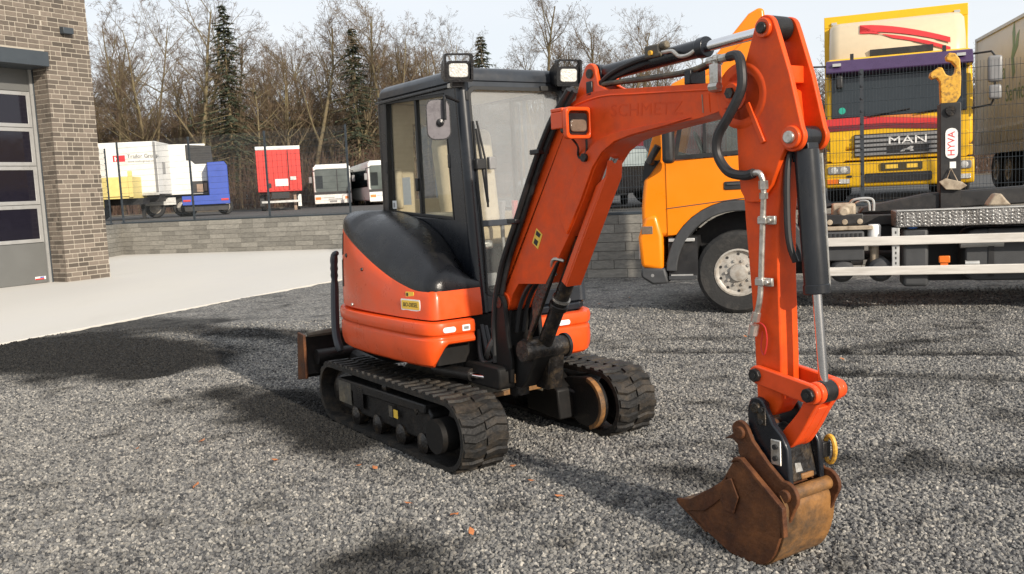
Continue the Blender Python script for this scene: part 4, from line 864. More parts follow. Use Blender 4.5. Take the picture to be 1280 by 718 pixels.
bb = obj('battery_box', MB().box(-1.5, -.72, .7, 1.15, .62, .97), 'trim_dark', t, bevel=.02)
for k in range(9): obj('box_rib', MB().box(-1.47 + k * .05, -1.45 + k * .05, 1.15, 1.16, .88, .95), 'chassis_black', bb)
obj('dryer_can', MB().lathe([(.06, 0), (.075, .01), (.075, .24), (.06, .26), (.001, .26)], (-1.62, 1.0, .78), 'z', 18), 'white_plain', t); obj('dryer_base', MB().cyl((-1.62, 1.0, .55), (-1.62, 1.0, .78), .05), 'beige_cast', t)
for x in (-1.25, -1.68): obj('air_tank', MB().lathe([(.001, -.3), (.1, -.29), (.14, -.24), (.14, .24), (.1, .29), (.001, .3)], (x, .85, .50), 'y', 20), 'trim_dark', t)
tk = obj('additive_tank', MB().box(-2.2, -1.92, .75, 1.14, .30, .99), 'trim_dark', t, bevel=.04, seg=3); obj('tank_cap', MB().lathe([(.06, 0), (.065, .02), (.05, .05), (.001, .05)], (-2.03, 1.08, .985), 'z', 16), 'blue_plain', tk)
mat('cap_blue', (.02, .16, .60), .4); bpy.data.objects[tk.children[0].name].data.materials[0] = MATS['cap_blue']
obj('side_marker', MB().box(-2.42, -2.3, 1.16, 1.2, .58, .66), 'amber', t, bevel=.01); obj('marker_holder', MB().box(-2.40, -2.32, 1.15, 1.18, .50, .58), 'amber', t)
obj('fuel_tank', MB().prism(rrect(-3.9, -2.6, .35, .95, .12), .5, 1.05), 'trim_dark', t, bevel=.02)
obj('tank_strap', MB().box(-2.9, -2.84, 1.05, 1.06, .4, .95).box(-3.6, -3.54, 1.05, 1.06, .4, .95), 'chassis_black', t)
obj('pipe_bundle', MB().cyl((-3.0, 1.02, .78), (-2.55, 1.02, .78), .05).cyl((-2.75, 1.02, .55), (-2.6, 1.02, .55), .045), 'alu', t)
obj('splash_board', MB().box(-3.9, -2.2, .45, .5, .30, .9), 'chassis_black', t)
for z0, z1 in ((.80, .905), (.449, .554)): obj('side_rail', MB().prism(rrect(z0, z1, 1.19, 1.225, .008), -4.0, -.92, 'x') if 0 else MB().box(-4.0, -.90, 1.19, 1.225, z0, z1), 'rail_white', t, bevel=.008)
for x in (-1.84, -3.7):
    rp = obj('rail_post', MB().box(x - .04, x + .04, 1.14, 1.188, .46, 1.0), 'alu', t, bevel=.004)
    for k in range(7): obj('slot', MB().box(x - .008, x + .008, 1.188, 1.1895, .57 + k * .06, .60 + k * .06), 'chassis_black', rp)
obj('rail_end', MB().box(-.935, -.905, 1.18, 1.19, .554, .80), 'rust_light', t)
for z0, z1 in ((.80, .905), (.449, .554)): obj('side_rail', MB().box(-4.0, -.90, -1.225, -1.19, z0, z1), 'rail_white', t, bevel=.008)  # unseen far-side rails, added to block light under the truck
obj('battery_box', MB().box(-3.9, -1.7, -1.15, -.55, .36, .97), 'trim_dark', t, bevel=.03)  # unseen filler box, added to keep light off the ground below
obj('light_block_box', MB().box(-1.6, -.75, -1.1, -.6, .4, .9), 'alu', t, bevel=.03)  # second unseen box, added to block light beneath the chassis
# ------------------------------------------------------------------ the mini excavator (local x forward to the bucket, y to the cab door side, z up)
EX = thing('mini_excavator', 'orange mini excavator with black cab and rusty bucket standing on the gravel', 'excavator', (-.27, 6.36, 0), math.atan2(-.832, .555))
def part(name, mb, m, bevel=0, parent=None, **k): return obj(name, mb, m, parent or EX, bevel, **k)
# ---- undercarriage
TC0, TC1, TRR, TH = -.90, .80, .215, .225         # idler / sprocket x, belt radius, centre height
def track_path(n=56):
    """outer belt loop: points and normals, evenly spaced"""
    Ls = TC1 - TC0; per = 2 * Ls + 2 * math.pi * TRR; out = []
    for k in range(n):
        s_ = per * k / n
        if s_ < Ls: p, nn = (TC0 + s_, TH + TRR), (0, 1)
        elif s_ < Ls + math.pi * TRR: a = math.pi / 2 - (s_ - Ls) / TRR; p, nn = (TC1 + TRR * math.cos(a), TH + TRR * math.sin(a)), (math.cos(a), math.sin(a))
        elif s_ < 2 * Ls + math.pi * TRR: p, nn = (TC1 - (s_ - Ls - math.pi * TRR), TH - TRR), (0, -1)
        else: a = -math.pi / 2 - (s_ - 2 * Ls - math.pi * TRR) / TRR; p, nn = (TC0 + TRR * math.cos(a), TH + TRR * math.sin(a)), (math.cos(a), math.sin(a))
        out.append((p, nn))
    return out
def lug_mesh(sg, w=.148):
    mb = MB(); h, d, sk = .015, .028, .020 * sg
    pts = [(-d, 0), (d, 0), (d * .7, h), (-d * .7, h)]
    mb.loft([[(x + sk * f, y, z) for x, z in pts] for y, f in ((0, 0), (w * .5, 1.0), (w, .3))]); me = mesh(mb, 'tread_lug', 35); me.materials.append(MATS['rubber']); return me
LUGA, LUGB = lug_mesh(1), lug_mesh(-1)
for y0, inner in ((-.74, 1), (.43, -1)):
    path = track_path(110); th = .03
    rings = [[(p[0], y0, p[1]), (p[0], y0 + .31, p[1]), (p[0] - nn[0] * th, y0 + .31, p[1] - nn[1] * th), (p[0] - nn[0] * th, y0, p[1] - nn[1] * th)] for p, nn in path]; rings.append(rings[0])
    mb = MB(); mb.loft(rings, cap=False)
    tb = part('track', mb, 'rubber', smooth=40)
    for k, (p, nn) in enumerate(track_path(52)):
        for row in (0, 1):
            pp, nn_ = (p, nn)
            if row == 1: pp, nn_ = track_path(104)[2 * k + 1]
            o = link('tread_lug', LUGA if row == 0 else LUGB, tb, (pp[0], y0 + .004 + row * .156, pp[1])); o.rotation_euler = (0, math.atan2(nn_[0], nn_[1]), 0)
    yo, yi = (y0 + .02, y0 + .31) if inner == 1 else (y0 + .0, y0 + .29)     # outer / inner sides
    ya, yb = y0 + .05, y0 + .26
    fr = part('track_frame', MB().prism([(-.78, .12), (-.82, .2), (-.80, .335), (.50, .35), (.56, .30), (.56, .16), (.5, .11)], ya, yb), 'black_metal', .015)
    side = ya - .001 if inner == 1 else yb + .001
    obj('frame_rib', MB().prism([(-.80, .27), (-.80, .345), (.52, .362), (.52, .30)], ya - .025, yb + .025), 'black_metal', fr, .01)
    for x in (-.55, -.2, .15, .45): obj('track_roller', MB().lathe([(.001, -.14), (.03, -.138), (.07, -.12), (.07, -.05), (.045, -.04), (.045, .04), (.07, .05), (.07, .12), (.03, .138), (.001, .14)], (x, y0 + .155, .098), 'y', 18), 'greasy_metal', fr)
    obj('carrier_roller', MB().lathe([(.001, -.11), (.035, -.1), (.04, 0), (.035, .1), (.001, .11)], (-.1, y0 + .155, .372), 'y', 16), 'greasy_metal', fr)
    part('idler', MB().lathe([(.03, -.1), (.09, -.09), (.15, -.05), (.185, -.04), (.185, .04), (.15, .05), (.09, .09), (.03, .1)], (TC0, y0 + .155, TH), 'y', 28), 'greasy_metal')
    sp = part('sprocket', MB().lathe([(.04, -.06), (.15, -.05), (.175, -.03), (.175, .03), (.15, .05), (.04, .06)], (TC1, y0 + .155, TH), 'y', 28), 'greasy_metal')
    c_out = y0 + .03 if inner == 1 else y0 + .28; sg = -1 if inner == 1 else 1
    obj('final_drive', MB().lathe([(.10, 0), (.098, sg * -.008), (.085, sg * -.02), (.08, sg * -.012), (.001, sg * -.012)] if 0 else [(.105, sg * .12), (.105, sg * -.004 + sg * .01), (.09, sg * .022), (.001, sg * .024)], (TC1 - .06, c_out - sg * .055, TH - .01), 'y', 28), 'grime_black', sp)
    # travel motor guard on the inner side
    yg = y0 + .31 if inner == 1 else y0; ss = 1 if inner == 1 else -1
    g = [(.52, .37), (.50, .14), (.66, .06)] + arc((TC1 - .06, TH), .175, -70, 88, 12)
    obj('motor_guard', MB().prism(g, min(yg, yg + ss * .05), max(yg, yg + ss * .05)), 'black_metal', sp, .012)
    rimp = arc((TC1 - .06, TH), .178, -75, 80, 14); rimi = arc((TC1 - .06, TH), .150, 80, -75, 14)
    obj('guard_rim', MB().prism(rimp + rimi, min(yg + ss * .03, yg + ss * .07), max(yg + ss * .03, yg + ss * .07)), 'rust_worn' if inner == -1 else 'black_metal', sp, .004)
    if inner == 1:
        for x0, x1, z0, z1, m in ((-.80, -.58, .17, .33, 'frame_grey'), (-.55, -.38, .17, .32, 'black_plastic'), (.02, .07, .20, .275, 'frame_grey'), (.09, .15, .205, .26, 'yellow_label')):
            obj('frame_decal', MB().box(x0, x1, ya - .0275, ya - .0255, z0, z1), m, fr)
        obj('bolt_head', MB().lathe([(.001, -.012), (.018, -.01), (.02, 0)], (.42, ya - .026, .30), 'y', 10), 'greasy_metal', fr)
# centre frame
cf = part('centre_frame', MB().prism([(-.44, .28), (-.40, .20), (-.2, .30), (.2, .30), (.40, .20), (.44, .28), (.44, .33), (.26, .46), (-.26, .46), (-.44, .33)], -.5, .42, 'x'), 'frame_grey', .012)
obj('cross_leg', MB().prism([(.32, .18), (.56, .18), (.56, .33), (.32, .46)], -.44, -.30), 'black_metal', cf, .012)
obj('cross_leg', MB().prism([(.22, .12), (.60, .10), (.58, .30), (.34, .46), (.2, .46)], .26, .43), 'grime_black', cf, .012)
obj('front_lip', MB().prism([(-.28, .30), (.26, .30), (.26, .33), (.0, .335), (-.28, .325)], .42, .445, 'x'), 'rust_worn', cf, .004)
obj('slew_ring', MB().lathe([(.30, .46), (.34, .465), (.34, .56), (.30, .57)], (0, 0, 0), 'z', 36), 'greasy_metal', cf)
part('track_motor_hose', MB().tube(spline([(.2, .2, .35), (.45, .3, .32), (.62, .4, .27)]), .015, 6), 'hose')
# dozer blade at the rear
bl = part('dozer_blade', MB().prism([(-1.42, .25), (-1.50, .32), (-1.52, .44), (-1.48, .56), (-1.44, .58), (-1.46, .44), (-1.40, .28)], -.72, .72), 'black_metal', .006)
obj('blade_edge', MB().prism([(-1.56, .22), (-1.38, .25), (-1.38, .60), (-1.50, .61)], -.745, -.722), 'rust', bl, .004)
obj('blade_edge', MB().prism([(-1.56, .22), (-1.38, .25), (-1.38, .60), (-1.50, .61)], .722, .745), 'rust', bl, .004)
obj('soil_crust', MB().tube([(-1.45, -.68, .585), (-1.44, -.5, .592), (-1.45, -.3, .586), (-1.44, .5, .588)], [.02, .028, .018, .015], 7), 'terrace_soil', bl)
for y in (-.35, .35): obj('blade_arm', MB().tube([(-1.42, y, .40), (-.9, y, .36), (-.45, y, .34)], .055, 10), 'black_metal', bl)
obj('blade_tube', MB().cyl((-1.34, -.66, .42), (-1.34, .66, .42), .06), 'black_metal', bl)
# ---- upper structure
def plan(off=0.0, n=5):
    base = [(.60, -.30), (.60, -.50), (.585, -.63), (.48, -.695), (.1, -.72), (-.3, -.725), (-.62, -.70), (-.88, -.62), (-1.06, -.45), (-1.15, -.2), (-1.17, .05), (-1.12, .32), (-1.0, .52), (-.75, .66), (-.3, .70), (.2, .68), (.47, .63), (.60, .53), (.63, .42), (.62, .05)]
    pts = spline(base + [base[0]], n)[:-1]; c = (-.25, 0)
    out = []
    for i, p in enumerate(pts):
        a, b = np.array(pts[i - 1]), np.array(pts[(i + 1) % len(pts)]); tt = norm(b - a); nn = np.array([tt[1], -tt[0]])
        out.append((p[0] - nn[0] * off * -1, p[1] - nn[1] * off * -1))
    return out
P0 = plan()
ctr = np.array([-.25, 0.0])
def inset(pts, d):
    out = []
    for i, p in enumerate(pts):
        a, b = np.array(pts[i - 1]), np.array(pts[(i + 1) % len(pts)]); tt = norm(b - a); nn = np.array([-tt[1], tt[0]])
        if np.dot(nn, ctr - np.array(p)) < 0: nn = -nn
        out.append(tuple(np.array(p) + nn * d))
    return out
part('deck', MB().prism(inset(P0, .09), .585, .87, 'z'), 'grime_black')
def skirt(sel, name, dz0=0.0):
    """swept skirt panel over a run of plan points, with a groove and a return at the foot"""
    prof = [(.035, .585), (.012, .60), (0, .64), (-.004, .70), (0, .755), (.008, .765), (.008, .78), (-.004, .79), (-.008, .83), (0, .862), (.03, .868), (.06, .868), (.06, .585)]
    rings = []
    for k, p in sel:
        q = []
        for dz, (ins, z) in enumerate(prof):
            pts_i = INS[round(ins, 4)]; pk = P0[k]; cut = .585
            if pk[0] > .30 and pk[1] < 0: cut = .585 + .135 * min(1, max(0, (pk[1] + .66) / .09))
            zz = .868 - (.868 - z) * (.868 - cut) / (.868 - .585)
            if z >= .755: zz = z
            elif z < .755: zz = max(min(.75, .755 - (.755 - z) * (.755 - cut) / (.755 - .585)), cut)
            q.append((pts_i[k][0], pts_i[k][1], zz + dz0))
        rings.append(q)
    mb = MB(); mb.loft(rings, True, True); return mb
INS = {round(i_, 4): inset(P0, i_) for i_ in (.035, .012, 0, -.004, .008, -.008, .03, .06)}
N0 = len(P0)
run = [(k, P0[k]) for k in range(2, 42)]
rs_ = part('side_skirt', skirt(run, 'a'), 'orange_paint', .004, smooth=30)
part('side_skirt', skirt([(k, P0[k]) for k in range(75, 97)], 'b', -.047), 'orange_paint', .004, smooth=30)
part('cab_sill', MB().prism([(.555, .03), (.555, .50), (.47, .60), (-.6, .62), (-.6, .03)], .824, .871, 'z'), 'cab_black', .008)
part('counterweight', skirt([(k, P0[k]) for k in range(42, 75)], 'c'), 'orange_paint', .004, smooth=30)
# rear grey bumper post seen at the tail
def hugging(z, y): pass
part('tail_guard', MB().tube(spline([(-1.00, -.60, .50), (-1.06, -.60, .62), (-1.10, -.58, .80), (-1.12, -.56, 1.0), (-1.11, -.56, 1.12), (-1.10, -.555, 1.22), (-1.07, -.54, 1.24)], 4), [.022] + [.032] * 11 + [.03, .024, .03, .026, .031, .027, .031, .03, .027, .024, .022, .02, .016], 10), 'cab_grey')
# engine cover: orange side panel up to a rising edge, black bonnet above it
stn = [(.54, -.27, 1.055), (.545, -.40, 1.055), (.545, -.55, 1.055), (.54, -.605, 1.055), (.50, -.64, 1.055), (.36, -.66, 1.06), (.22, -.678, 1.09), (.05, -.688, 1.135), (-.15, -.698, 1.205), (-.35, -.700, 1.285), (-.55, -.69, 1.365), (-.74, -.655, 1.435), (-.90, -.575, 1.47), (-1.02, -.43, 1.475), (-1.09, -.2, 1.475), (-1.11, .05, 1.475), (-1.07, .3, 1.475), (-.95, .5, 1.475), (-.75, .62, 1.45)]
ST = spline(stn, 4)
cen = np.array([-.2, -.05])
def toward(p, d): v = cen - np.array(p[:2]); v = v / np.linalg.norm(v); return (p[0] + v[0] * d, p[1] + v[1] * d)
rings = []
for p in ST:
    rows = [(.0, .872), (-.012, .885), (-.012, .93), (-.006, 1.0)]
    h = p[2]; r_ = []
    for f in (0, .03, .25, .5, .75, .95, 1.0):
        z = .872 + (h - .872) * f; d = (.018 if f == 0 else 0.0) + .035 * f ** 2 + (.012 if f == 1 else 0); x, y = toward(p, d); r_.append((x, y, z))
    x, y = toward(p, .09); r_.append((x, y, h)); r_.append((x, y, .872)); rings.append(r_)
part('engine_cover', MB().loft(rings, True, True), 'orange_paint', smooth=40)
# bonnet surface
ridge = spline([(.42, -.262, 1.05), (.34, -.262, 1.12), (.22, -.262, 1.235), (.05, -.262, 1.365), (-.2, -.262, 1.47), (-.5, -.262, 1.525), (-.75, -.27, 1.535), (-.92, -.25, 1.525), (-1.0, -.1, 1.52), (-1.0, .05, 1.52), (-.96, .25, 1.52), (-.86, .42, 1.51), (-.7, .55, 1.49)], 6)
def samp(line, n):
    L = [0]
    for i in range(1, len(line)): L.append(L[-1] + np.linalg.norm(np.array(line[i]) - np.array(line[i - 1])))
    out = []
    for k in range(n):
        s_ = L[-1] * k / (n - 1); i = min(max(np.searchsorted(L, s_) - 1, 0), len(line) - 2); f = (s_ - L[i]) / max(L[i + 1] - L[i], 1e-9)
        out.append(np.array(line[i]) * (1 - f) + np.array(line[i + 1]) * f)
    return out
edge_line = [(*toward(p, .034), p[2] + .004) for p in ST]
# match by arc parameter: front corner to front, tail to tail
EA, RB = samp(edge_line, 60), samp(ridge, 60)
rings = []
for e, r in zip(EA, RB):
    row = [tuple(e + np.array([0, 0, -.02])), tuple(e)]
    for j in range(1, 11):
        q = j / 10 * math.pi / 2; fx, fz = 1 - math.cos(q), math.sin(q)
        hgt = r[2] - e[2]
        row.append((e[0] + (r[0] - e[0]) * fx, e[1] + (r[1] - e[1]) * fx, e[2] + hgt * fz + .035 * math.sin(2 * q) * (1 if hgt < .15 else .4)))
    row.append((r[0], r[1], r[2] - .12)); rings.append(row)
part('bonnet', MB().loft(rings, False, False), 'black_plastic', smooth=60)
part('engine_block', MB().box(-.95, .35, -.5, .35, .875, 1.0).box(-.95, .0, -.5, .3, 1.0, 1.2), 'black_metal')
ec = EX.children[-3]
# louvre openings in the tail, recess, bolts, decals
def on_cover(x, z, d=.004):
    """point on the engine cover's right side at x, z (y negative)"""
    ys = [p for p in ST if p[0] > -.95]
    best = min(range(len(ST) - 1), key=lambda i: abs(ST[i][0] - x) if ST[i][1] < -.55 else 9)
    i = best if ST[best][0] >= x else best - 1; a, b = ST[i], ST[i + 1]; f = (x - a[0]) / (b[0] - a[0] + 1e-9); y = a[1] + (b[1] - a[1]) * f; h = a[2] + (b[2] - a[2]) * f
    ff = (z - .872) / (h - .872); return y + .035 * ff ** 2 - d
for x0_, x1_, z0_, z1_ in ((-.70, -.79, 1.02, 1.20), (-.71, -.80, 1.25, 1.385)):
    part('tail_vent', MB().poly([(x0_, on_cover(x0_, z0_), z0_), (x1_, on_cover(x1_, z0_), z0_ - .01), (x1_, on_cover(x1_, z1_), z1_), (x0_ - .02, on_cover(x0_ - .02, z1_), z1_ + .02)], (0, .006, 0)), 'black_print', smooth=0)
for x, z, r in ((-.62, 1.245, .016), (-.50, .905, .014), (-.33, 1.16, .012)):
    part('cover_lock', MB().lathe([(.001, -.006), (r * .8, -.005), (r, .004)], (x, on_cover(x, z), z), 'y', 14), 'black_plastic' if z > 1 else 'zinc')
def decal(name, x0, x1, z0, z1, m, r=.008, d=.003):
    ya, yb = on_cover(x0, (z0 + z1) / 2, d + .002), on_cover(x1, (z0 + z1) / 2, d + .002)
    ang = math.atan2(yb - ya, x1 - x0); o = part(name, MB().prism(rrect(0, (x1 - x0) / math.cos(ang), z0, z1, r, 3), 0, .003), m); o.location = (x0, ya, 0); o.rotation_euler = (0, 0, ang); return o, ang
o, ang = decal('decal_frame', .215, .42, .925, .998, 'white_plain'); o['label'] = 'small yellow rectangular sticker with black lettering'
obj('decal_face', MB().prism(rrect(.008, .198, .934, .989, .008, 3), -.0012, .001), 'yellow_label', o)
text('decal_lettering', 'BIO-DIESEL', .038, 'black_print', o, basis((.103, -.0018, .9615), (1, 0, 0), (0, 0, 1)), .0004, .85, .25)
o, ang = decal('warning_decal', .255, .335, 1.008, 1.043, 'yellow_label', .002); obj('decal_mark', MB().prism(rrect(.008, .026, 1.014, 1.036, .006, 3), -.0012, .001), 'black_print', o)
# reflectors on the skirt fronts
part('reflector', MB().prism(rrect(-.60, -.51, .80, .835, .016, 4), .590, .611, 'x'), 'white_plain', .003)
part('info_plate', MB().prism(rrect(-.465, -.41, .80, .838, .004, 2), .600, .612, 'x'), 'white_plain'); part('info_print', MB().box(.6122, .613, -.455, -.42, .81, .828), 'grille_grey')
part('reflector', MB().prism(rrect(.25, .35, .745, .78, .016, 4), .62, .642, 'x'), 'white_plain', .003)
# ---- cab
FX = lambda z: .50 - (z - .82) * .075                 # cab front plane
CR, CL, RX = -.25, .60, -.82
cabp = part('cab', MB().prism([(FX(.87), .872), (FX(.98), .98), (-.84, .98), (-.84, .872)], CR, CL), 'cab_black', .01)
def cring(o_, i_, off, m, bevel=.012, name='frame'): return obj(name, MB().ring(o_, i_, off), m, cabp, bevel)
def fp(y, z, d=0): return (FX(z) + d, y, z)
# right side wall (window side) with rounded opening
def side(y, dy, name):
    o_ = [(FX(.98) - .03, .98), (FX(2.36) - .03, 2.36), (RX + .02, 2.38), (RX - .03, .98)]
    i_ = [(.215, 1.475), (.165, 2.30), (-.70, 2.335), (-.755, 1.53)]
    f = cring([(x, y, z) for x, z in o_], [(x, y, z) for x, z in i_], (0, dy, 0), 'cab_black', .014, name)
    obj('window_seal', MB().ring([(x, y - dy * .02, z) for x, z in i_], [(x * .965 - .006, y - dy * .02, 1.90 + (z - 1.90) * .96) for x, z in i_], (0, dy * .6, 0)), 'black_print', cabp)
    for (a, b) in (((.21, -.27)), ((-.25, -.75))):
        obj('side_pane', MB().poly([(a - (.0 if a > 0 else 0), y + dy * .5, 1.48 if a > 0 else 1.515), (a - .035 if a > 0 else a, y + dy * .5, 2.30), (b, y + dy * .5, 2.335), (b, y + dy * .5, 1.53)], (0, dy * .12, 0)), 'side_glass', cabp, 0, 0)
    obj('sash_bar', MB().box(-.275, -.245, y + dy * .2, y + dy * .75, 1.5, 2.33), 'black_print', cabp, .004)
    return f
side(CR, .055, 'side_frame')
side(CL, -.055, 'side_frame')
for x, z in ((.19, 1.86), (-.735, 1.86), (-.28, 1.72)): obj('window_latch', MB().box(x - .018, x + .018, CR - .004, CR + .03, z - .045, z + .045), 'black_print', cabp, .006)
obj('window_sticker', MB().box(-.715, -.655, CR + .022, CR + .0262, 1.555, 1.615), 'white_plain', cabp); obj('sticker_mark', MB().box(-.70, -.675, CR + .0205, CR + .0218, 1.565, 1.60), 'grey_print', cabp)
# front frame with two panes
yo0, yo1, yi0, yi1 = CR - .005, CL + .005, -.20, .53
def rr3(y0, y1, z0, z1, r, n=5): return [fp(p[0], p[1]) for p in rrect(y0, y1, z0, z1, r, n)]
cring(rr3(yo0, yo1, .872, 2.40, .03), rr3(yi0, yi1, .985, 2.315, .05), (-.07, 0, 0), 'cab_grey', .012, 'front_frame')
obj('screen_seal', MB().ring(rr3(yi0 - .008, yi1 + .008, .977, 2.323, .05), rr3(yi0 + .014, yi1 - .014, .999, 2.301, .045), (.006, 0, 0)), 'black_print', cabp)
obj('windscreen', MB().poly([fp(yi0, 1.46, -.025), fp(yi1, 1.46, -.025), fp(yi1, 2.315, -.025), fp(yi0, 2.315, -.025)], (-.006, 0, 0)), 'front_glass', cabp, 0, 0)
obj('lower_screen', MB().poly([fp(yi0, .985, -.025), fp(yi1, .985, -.025), fp(yi1, 1.43, -.025), fp(yi0, 1.43, -.025)], (-.006, 0, 0)), 'side_glass', cabp, 0, 0)
obj('screen_rail', MB().poly([fp(yi0, 1.425, -.04), fp(yi1, 1.425, -.04), fp(yi1, 1.465, -.04), fp(yi0, 1.465, -.04)], (.035, 0, 0)), 'cab_grey', cabp, .004)
obj('rear_frame', MB().ring([(RX - .03, CR, .98), (RX - .03, CL, .98), (RX, CL, 2.38), (RX, CR, 2.38)], [(RX - .03, CR + .1, 1.5), (RX - .03, CL - .1, 1.5), (RX, CL - .1, 2.28), (RX, CR + .1, 2.28)], (.05, 0, 0)), 'cab_black', cabp, .01)
obj('rear_pane', MB().poly([(RX, CR + .1, 1.5), (RX, CL - .1, 1.5), (RX + .02, CL - .1, 2.28), (RX + .02, CR + .1, 2.28)], (.006, 0, 0)), 'side_glass', cabp, 0, 0)
# rounded corner post at the front right, roof
obj('corner_post', MB().tube([(FX(.875) - .035, CR + .025, .875), (FX(1.6) - .035, CR + .025, 1.6), (FX(2.38) - .035, CR + .025, 2.38)], .047, 14), 'cab_black', cabp)
obj('corner_post', MB().tube([(FX(.875) - .035, CL - .025, .875), (FX(2.38) - .035, CL - .025, 2.38)], .045, 14), 'cab_grey', cabp)
ro = rrect(RX - .01, FX(2.4) + .012, CR - .012, CL + .012, .09, 6)
rc = np.array([-.22, .17])
def rscale(pts, d): return [(p[0] - np.sign(p[0] - rc[0]) * min(d, abs(p[0] - rc[0])), p[1] - np.sign(p[1] - rc[1]) * min(d, abs(p[1] - rc[1]))) for p in pts]
obj('roof', MB().loft([[(x, y, z) for x, y in rscale(ro, d)] for d, z in ((.02, 2.345), (0, 2.36), (0, 2.395), (.012, 2.425), (.035, 2.442), (.09, 2.452), (.25, 2.458))]), 'cab_grey', cabp, smooth=50)
obj('rain_gutter', MB().box(RX, .33, CR - .022, CR - .008, 2.325, 2.342), 'cab_black', cabp, .004)
# black side panel of the cab toward the bonnet, grab rail
obj('lower_side', MB().prism([(.455, .875), (.40, 1.47), (-.80, 1.5), (-.84, .98)], CR - .004, CR + .0), 'cab_black', cabp)
# wiper, handles, work lights, mirror
wp = obj('wiper', MB().tube([fp(-.145, 1.58, .03), fp(-.16, 1.80, .03), fp(-.175, 2.05, .02)], .011, 6), 'black_print', cabp)
obj('wiper_blade', MB().tube([fp(-.15, 1.55, .035), fp(-.135, 1.85, .03), fp(-.165, 2.10, .015)], .008, 6), 'black_print', cabp)
obj('wiper_motor', MB().box(FX(1.83) + .0, FX(1.83) + .05, -.215, -.14, 1.79, 1.86), 'black_print', cabp, .008); obj('screen_catch', MB().box(FX(1.85) + .002, FX(1.85) + .04, -.11, -.06, 1.79, 1.87), 'grille_grey', cabp, .006)
obj('door_wire', MB().tube(spline([fp(-.19, 2.1, .012), fp(-.2, 1.7, .02), fp(-.19, 1.3, .015), fp(-.2, 1.0, .015)]), .006, 5), 'black_print', cabp)
obj('grab_point', MB().box(FX(2.28) + .0, FX(2.28) + .02, -.232, -.208, 2.23, 2.29), 'black_print', cabp, .005)
obj('screen_catch', MB().box(FX(2.3) + .0, FX(2.3) + .02, .36, .45, 2.30, 2.335), 'black_print', cabp, .005)
def work_light(x, y, z, s=1.0, yaw=0):
    hl = MB().loft([[(a, q[0] * k, q[1] * k) for q in rrect(-.065, .065, -.05, .05, .018, 3)] for a, k in ((-.07, .55), (-.05, .8), (.0, .98), (.05, 1.0))])
    o = part('work_light', hl, 'black_plastic', .0, smooth=45); o.location = (x, y, z); o.rotation_euler = (0, .12, yaw); o.scale = (1.18, 1.18, 1.18)
    obj('lens', MB().prism(rrect(-.052, .052, -.036, .036, .014, 3), .046, .056, 'x'), 'lamp_lens', o, .004)
    obj('guard_frame', MB().ring([(.03, a, b) for a, b in rrect(-.078, .078, -.06, .088, .012, 3)], [(.03, a, b) for a, b in rrect(-.066, .066, -.048, .078, .01, 3)], (.035, 0, 0)), 'black_plastic', o)
    for sy in (-1, 1): obj('guard_side', MB().poly([(.05, sy * .073, -.055), (-.06, sy * .073, -.04), (-.05, sy * .073, .03), (.05, sy * .073, .085)], (0, .004, 0)), 'black_plastic', o)
    obj('bracket', MB().box(-.03, .03, -.03, .03, -.085, -.045), 'black_plastic', o)
WL = 1.12
work_light(.40, -.285, 2.415, yaw=math.radians(-18))
work_light(.46, .525, 2.40, yaw=math.radians(-12))
obj('light_bracket', MB().box(.30, .42, -.30, -.25, 2.315, 2.345), 'zinc', cabp, .004)
mi = part('mirror', MB().loft([[(x_, q[0] * k, q[1] * k) for q in rrect(-.078, .078, -.128, .128, .05, 5)] for x_, k in ((-.035, .7), (-.015, .97), (.005, 1.0))]), 'black_plastic', smooth=45)
mi.location = (.34, -.40, 2.115); mi.rotation_euler = (0, 0, math.radians(-22))
obj('mirror_face', MB().prism(rrect(-.071, .071, -.121, .121, .046, 5), .005, .008, 'x'), 'mirror_grey', mi)
obj('ball_joint', MB().lathe([(.001, .034), (.02, .03), (.026, .008)], (.0, .01, -.02), 'x', 14), 'black_plastic', mi)
part('mirror_arm', MB().tube(spline([(.375, -.26, 2.225), (.38, -.36, 2.255), (.385, -.375, 2.235), (.385, -.378, 2.11)], 4), .011, 8), 'black_plastic')
# interior
seat = part('seat', MB().prism(rrect(-.45, .08, 1.28, 1.42, .05, 4), -.02, .44), 'seat_fabric', .03, seg=3)
obj('backrest', MB().prism([(-.38, 1.40), (-.48, 2.0), (-.42, 2.12), (-.34, 2.1), (-.26, 1.42)], -.02, .44), 'seat_fabric', seat, .04, seg=3)
obj('seat_base', MB().box(-.45, .05, .02, .4, .985, 1.28), 'black_plastic', seat)
part('cab_floor', MB().box(-.78, FX(1.0) - .09, CR + .06, CL - .06, .981, 1.0), 'black_plastic')
cn = part('console', MB().box(-.35, .2, -.185, -.06, 1.0, 1.52), 'cab_beige', .02); obj('joystick', MB().tube([(.1, -.12, 1.5), (.13, -.11, 1.66), (.13, -.11, 1.74)], [.016, .014, .03], 8), 'black_plastic', cn)
cn = part('console', MB().box(-.35, .2, .45, .53, 1.0, 1.5), 'cab_beige', .02); obj('joystick', MB().tube([(.1, .49, 1.48), (.13, .48, 1.64), (.13, .48, 1.72)], [.016, .014, .03], 8), 'black_plastic', cn)
part('travel_lever', MB().tube([(.27, .12, 1.0), (.22, .12, 1.35), (.24, .12, 1.58)], [.012, .012, .022], 8), 'grille_grey'); part('travel_lever', MB().tube([(.27, .22, 1.0), (.22, .22, 1.35), (.24, .22, 1.58)], [.012, .012, .022], 8), 'red_plain')
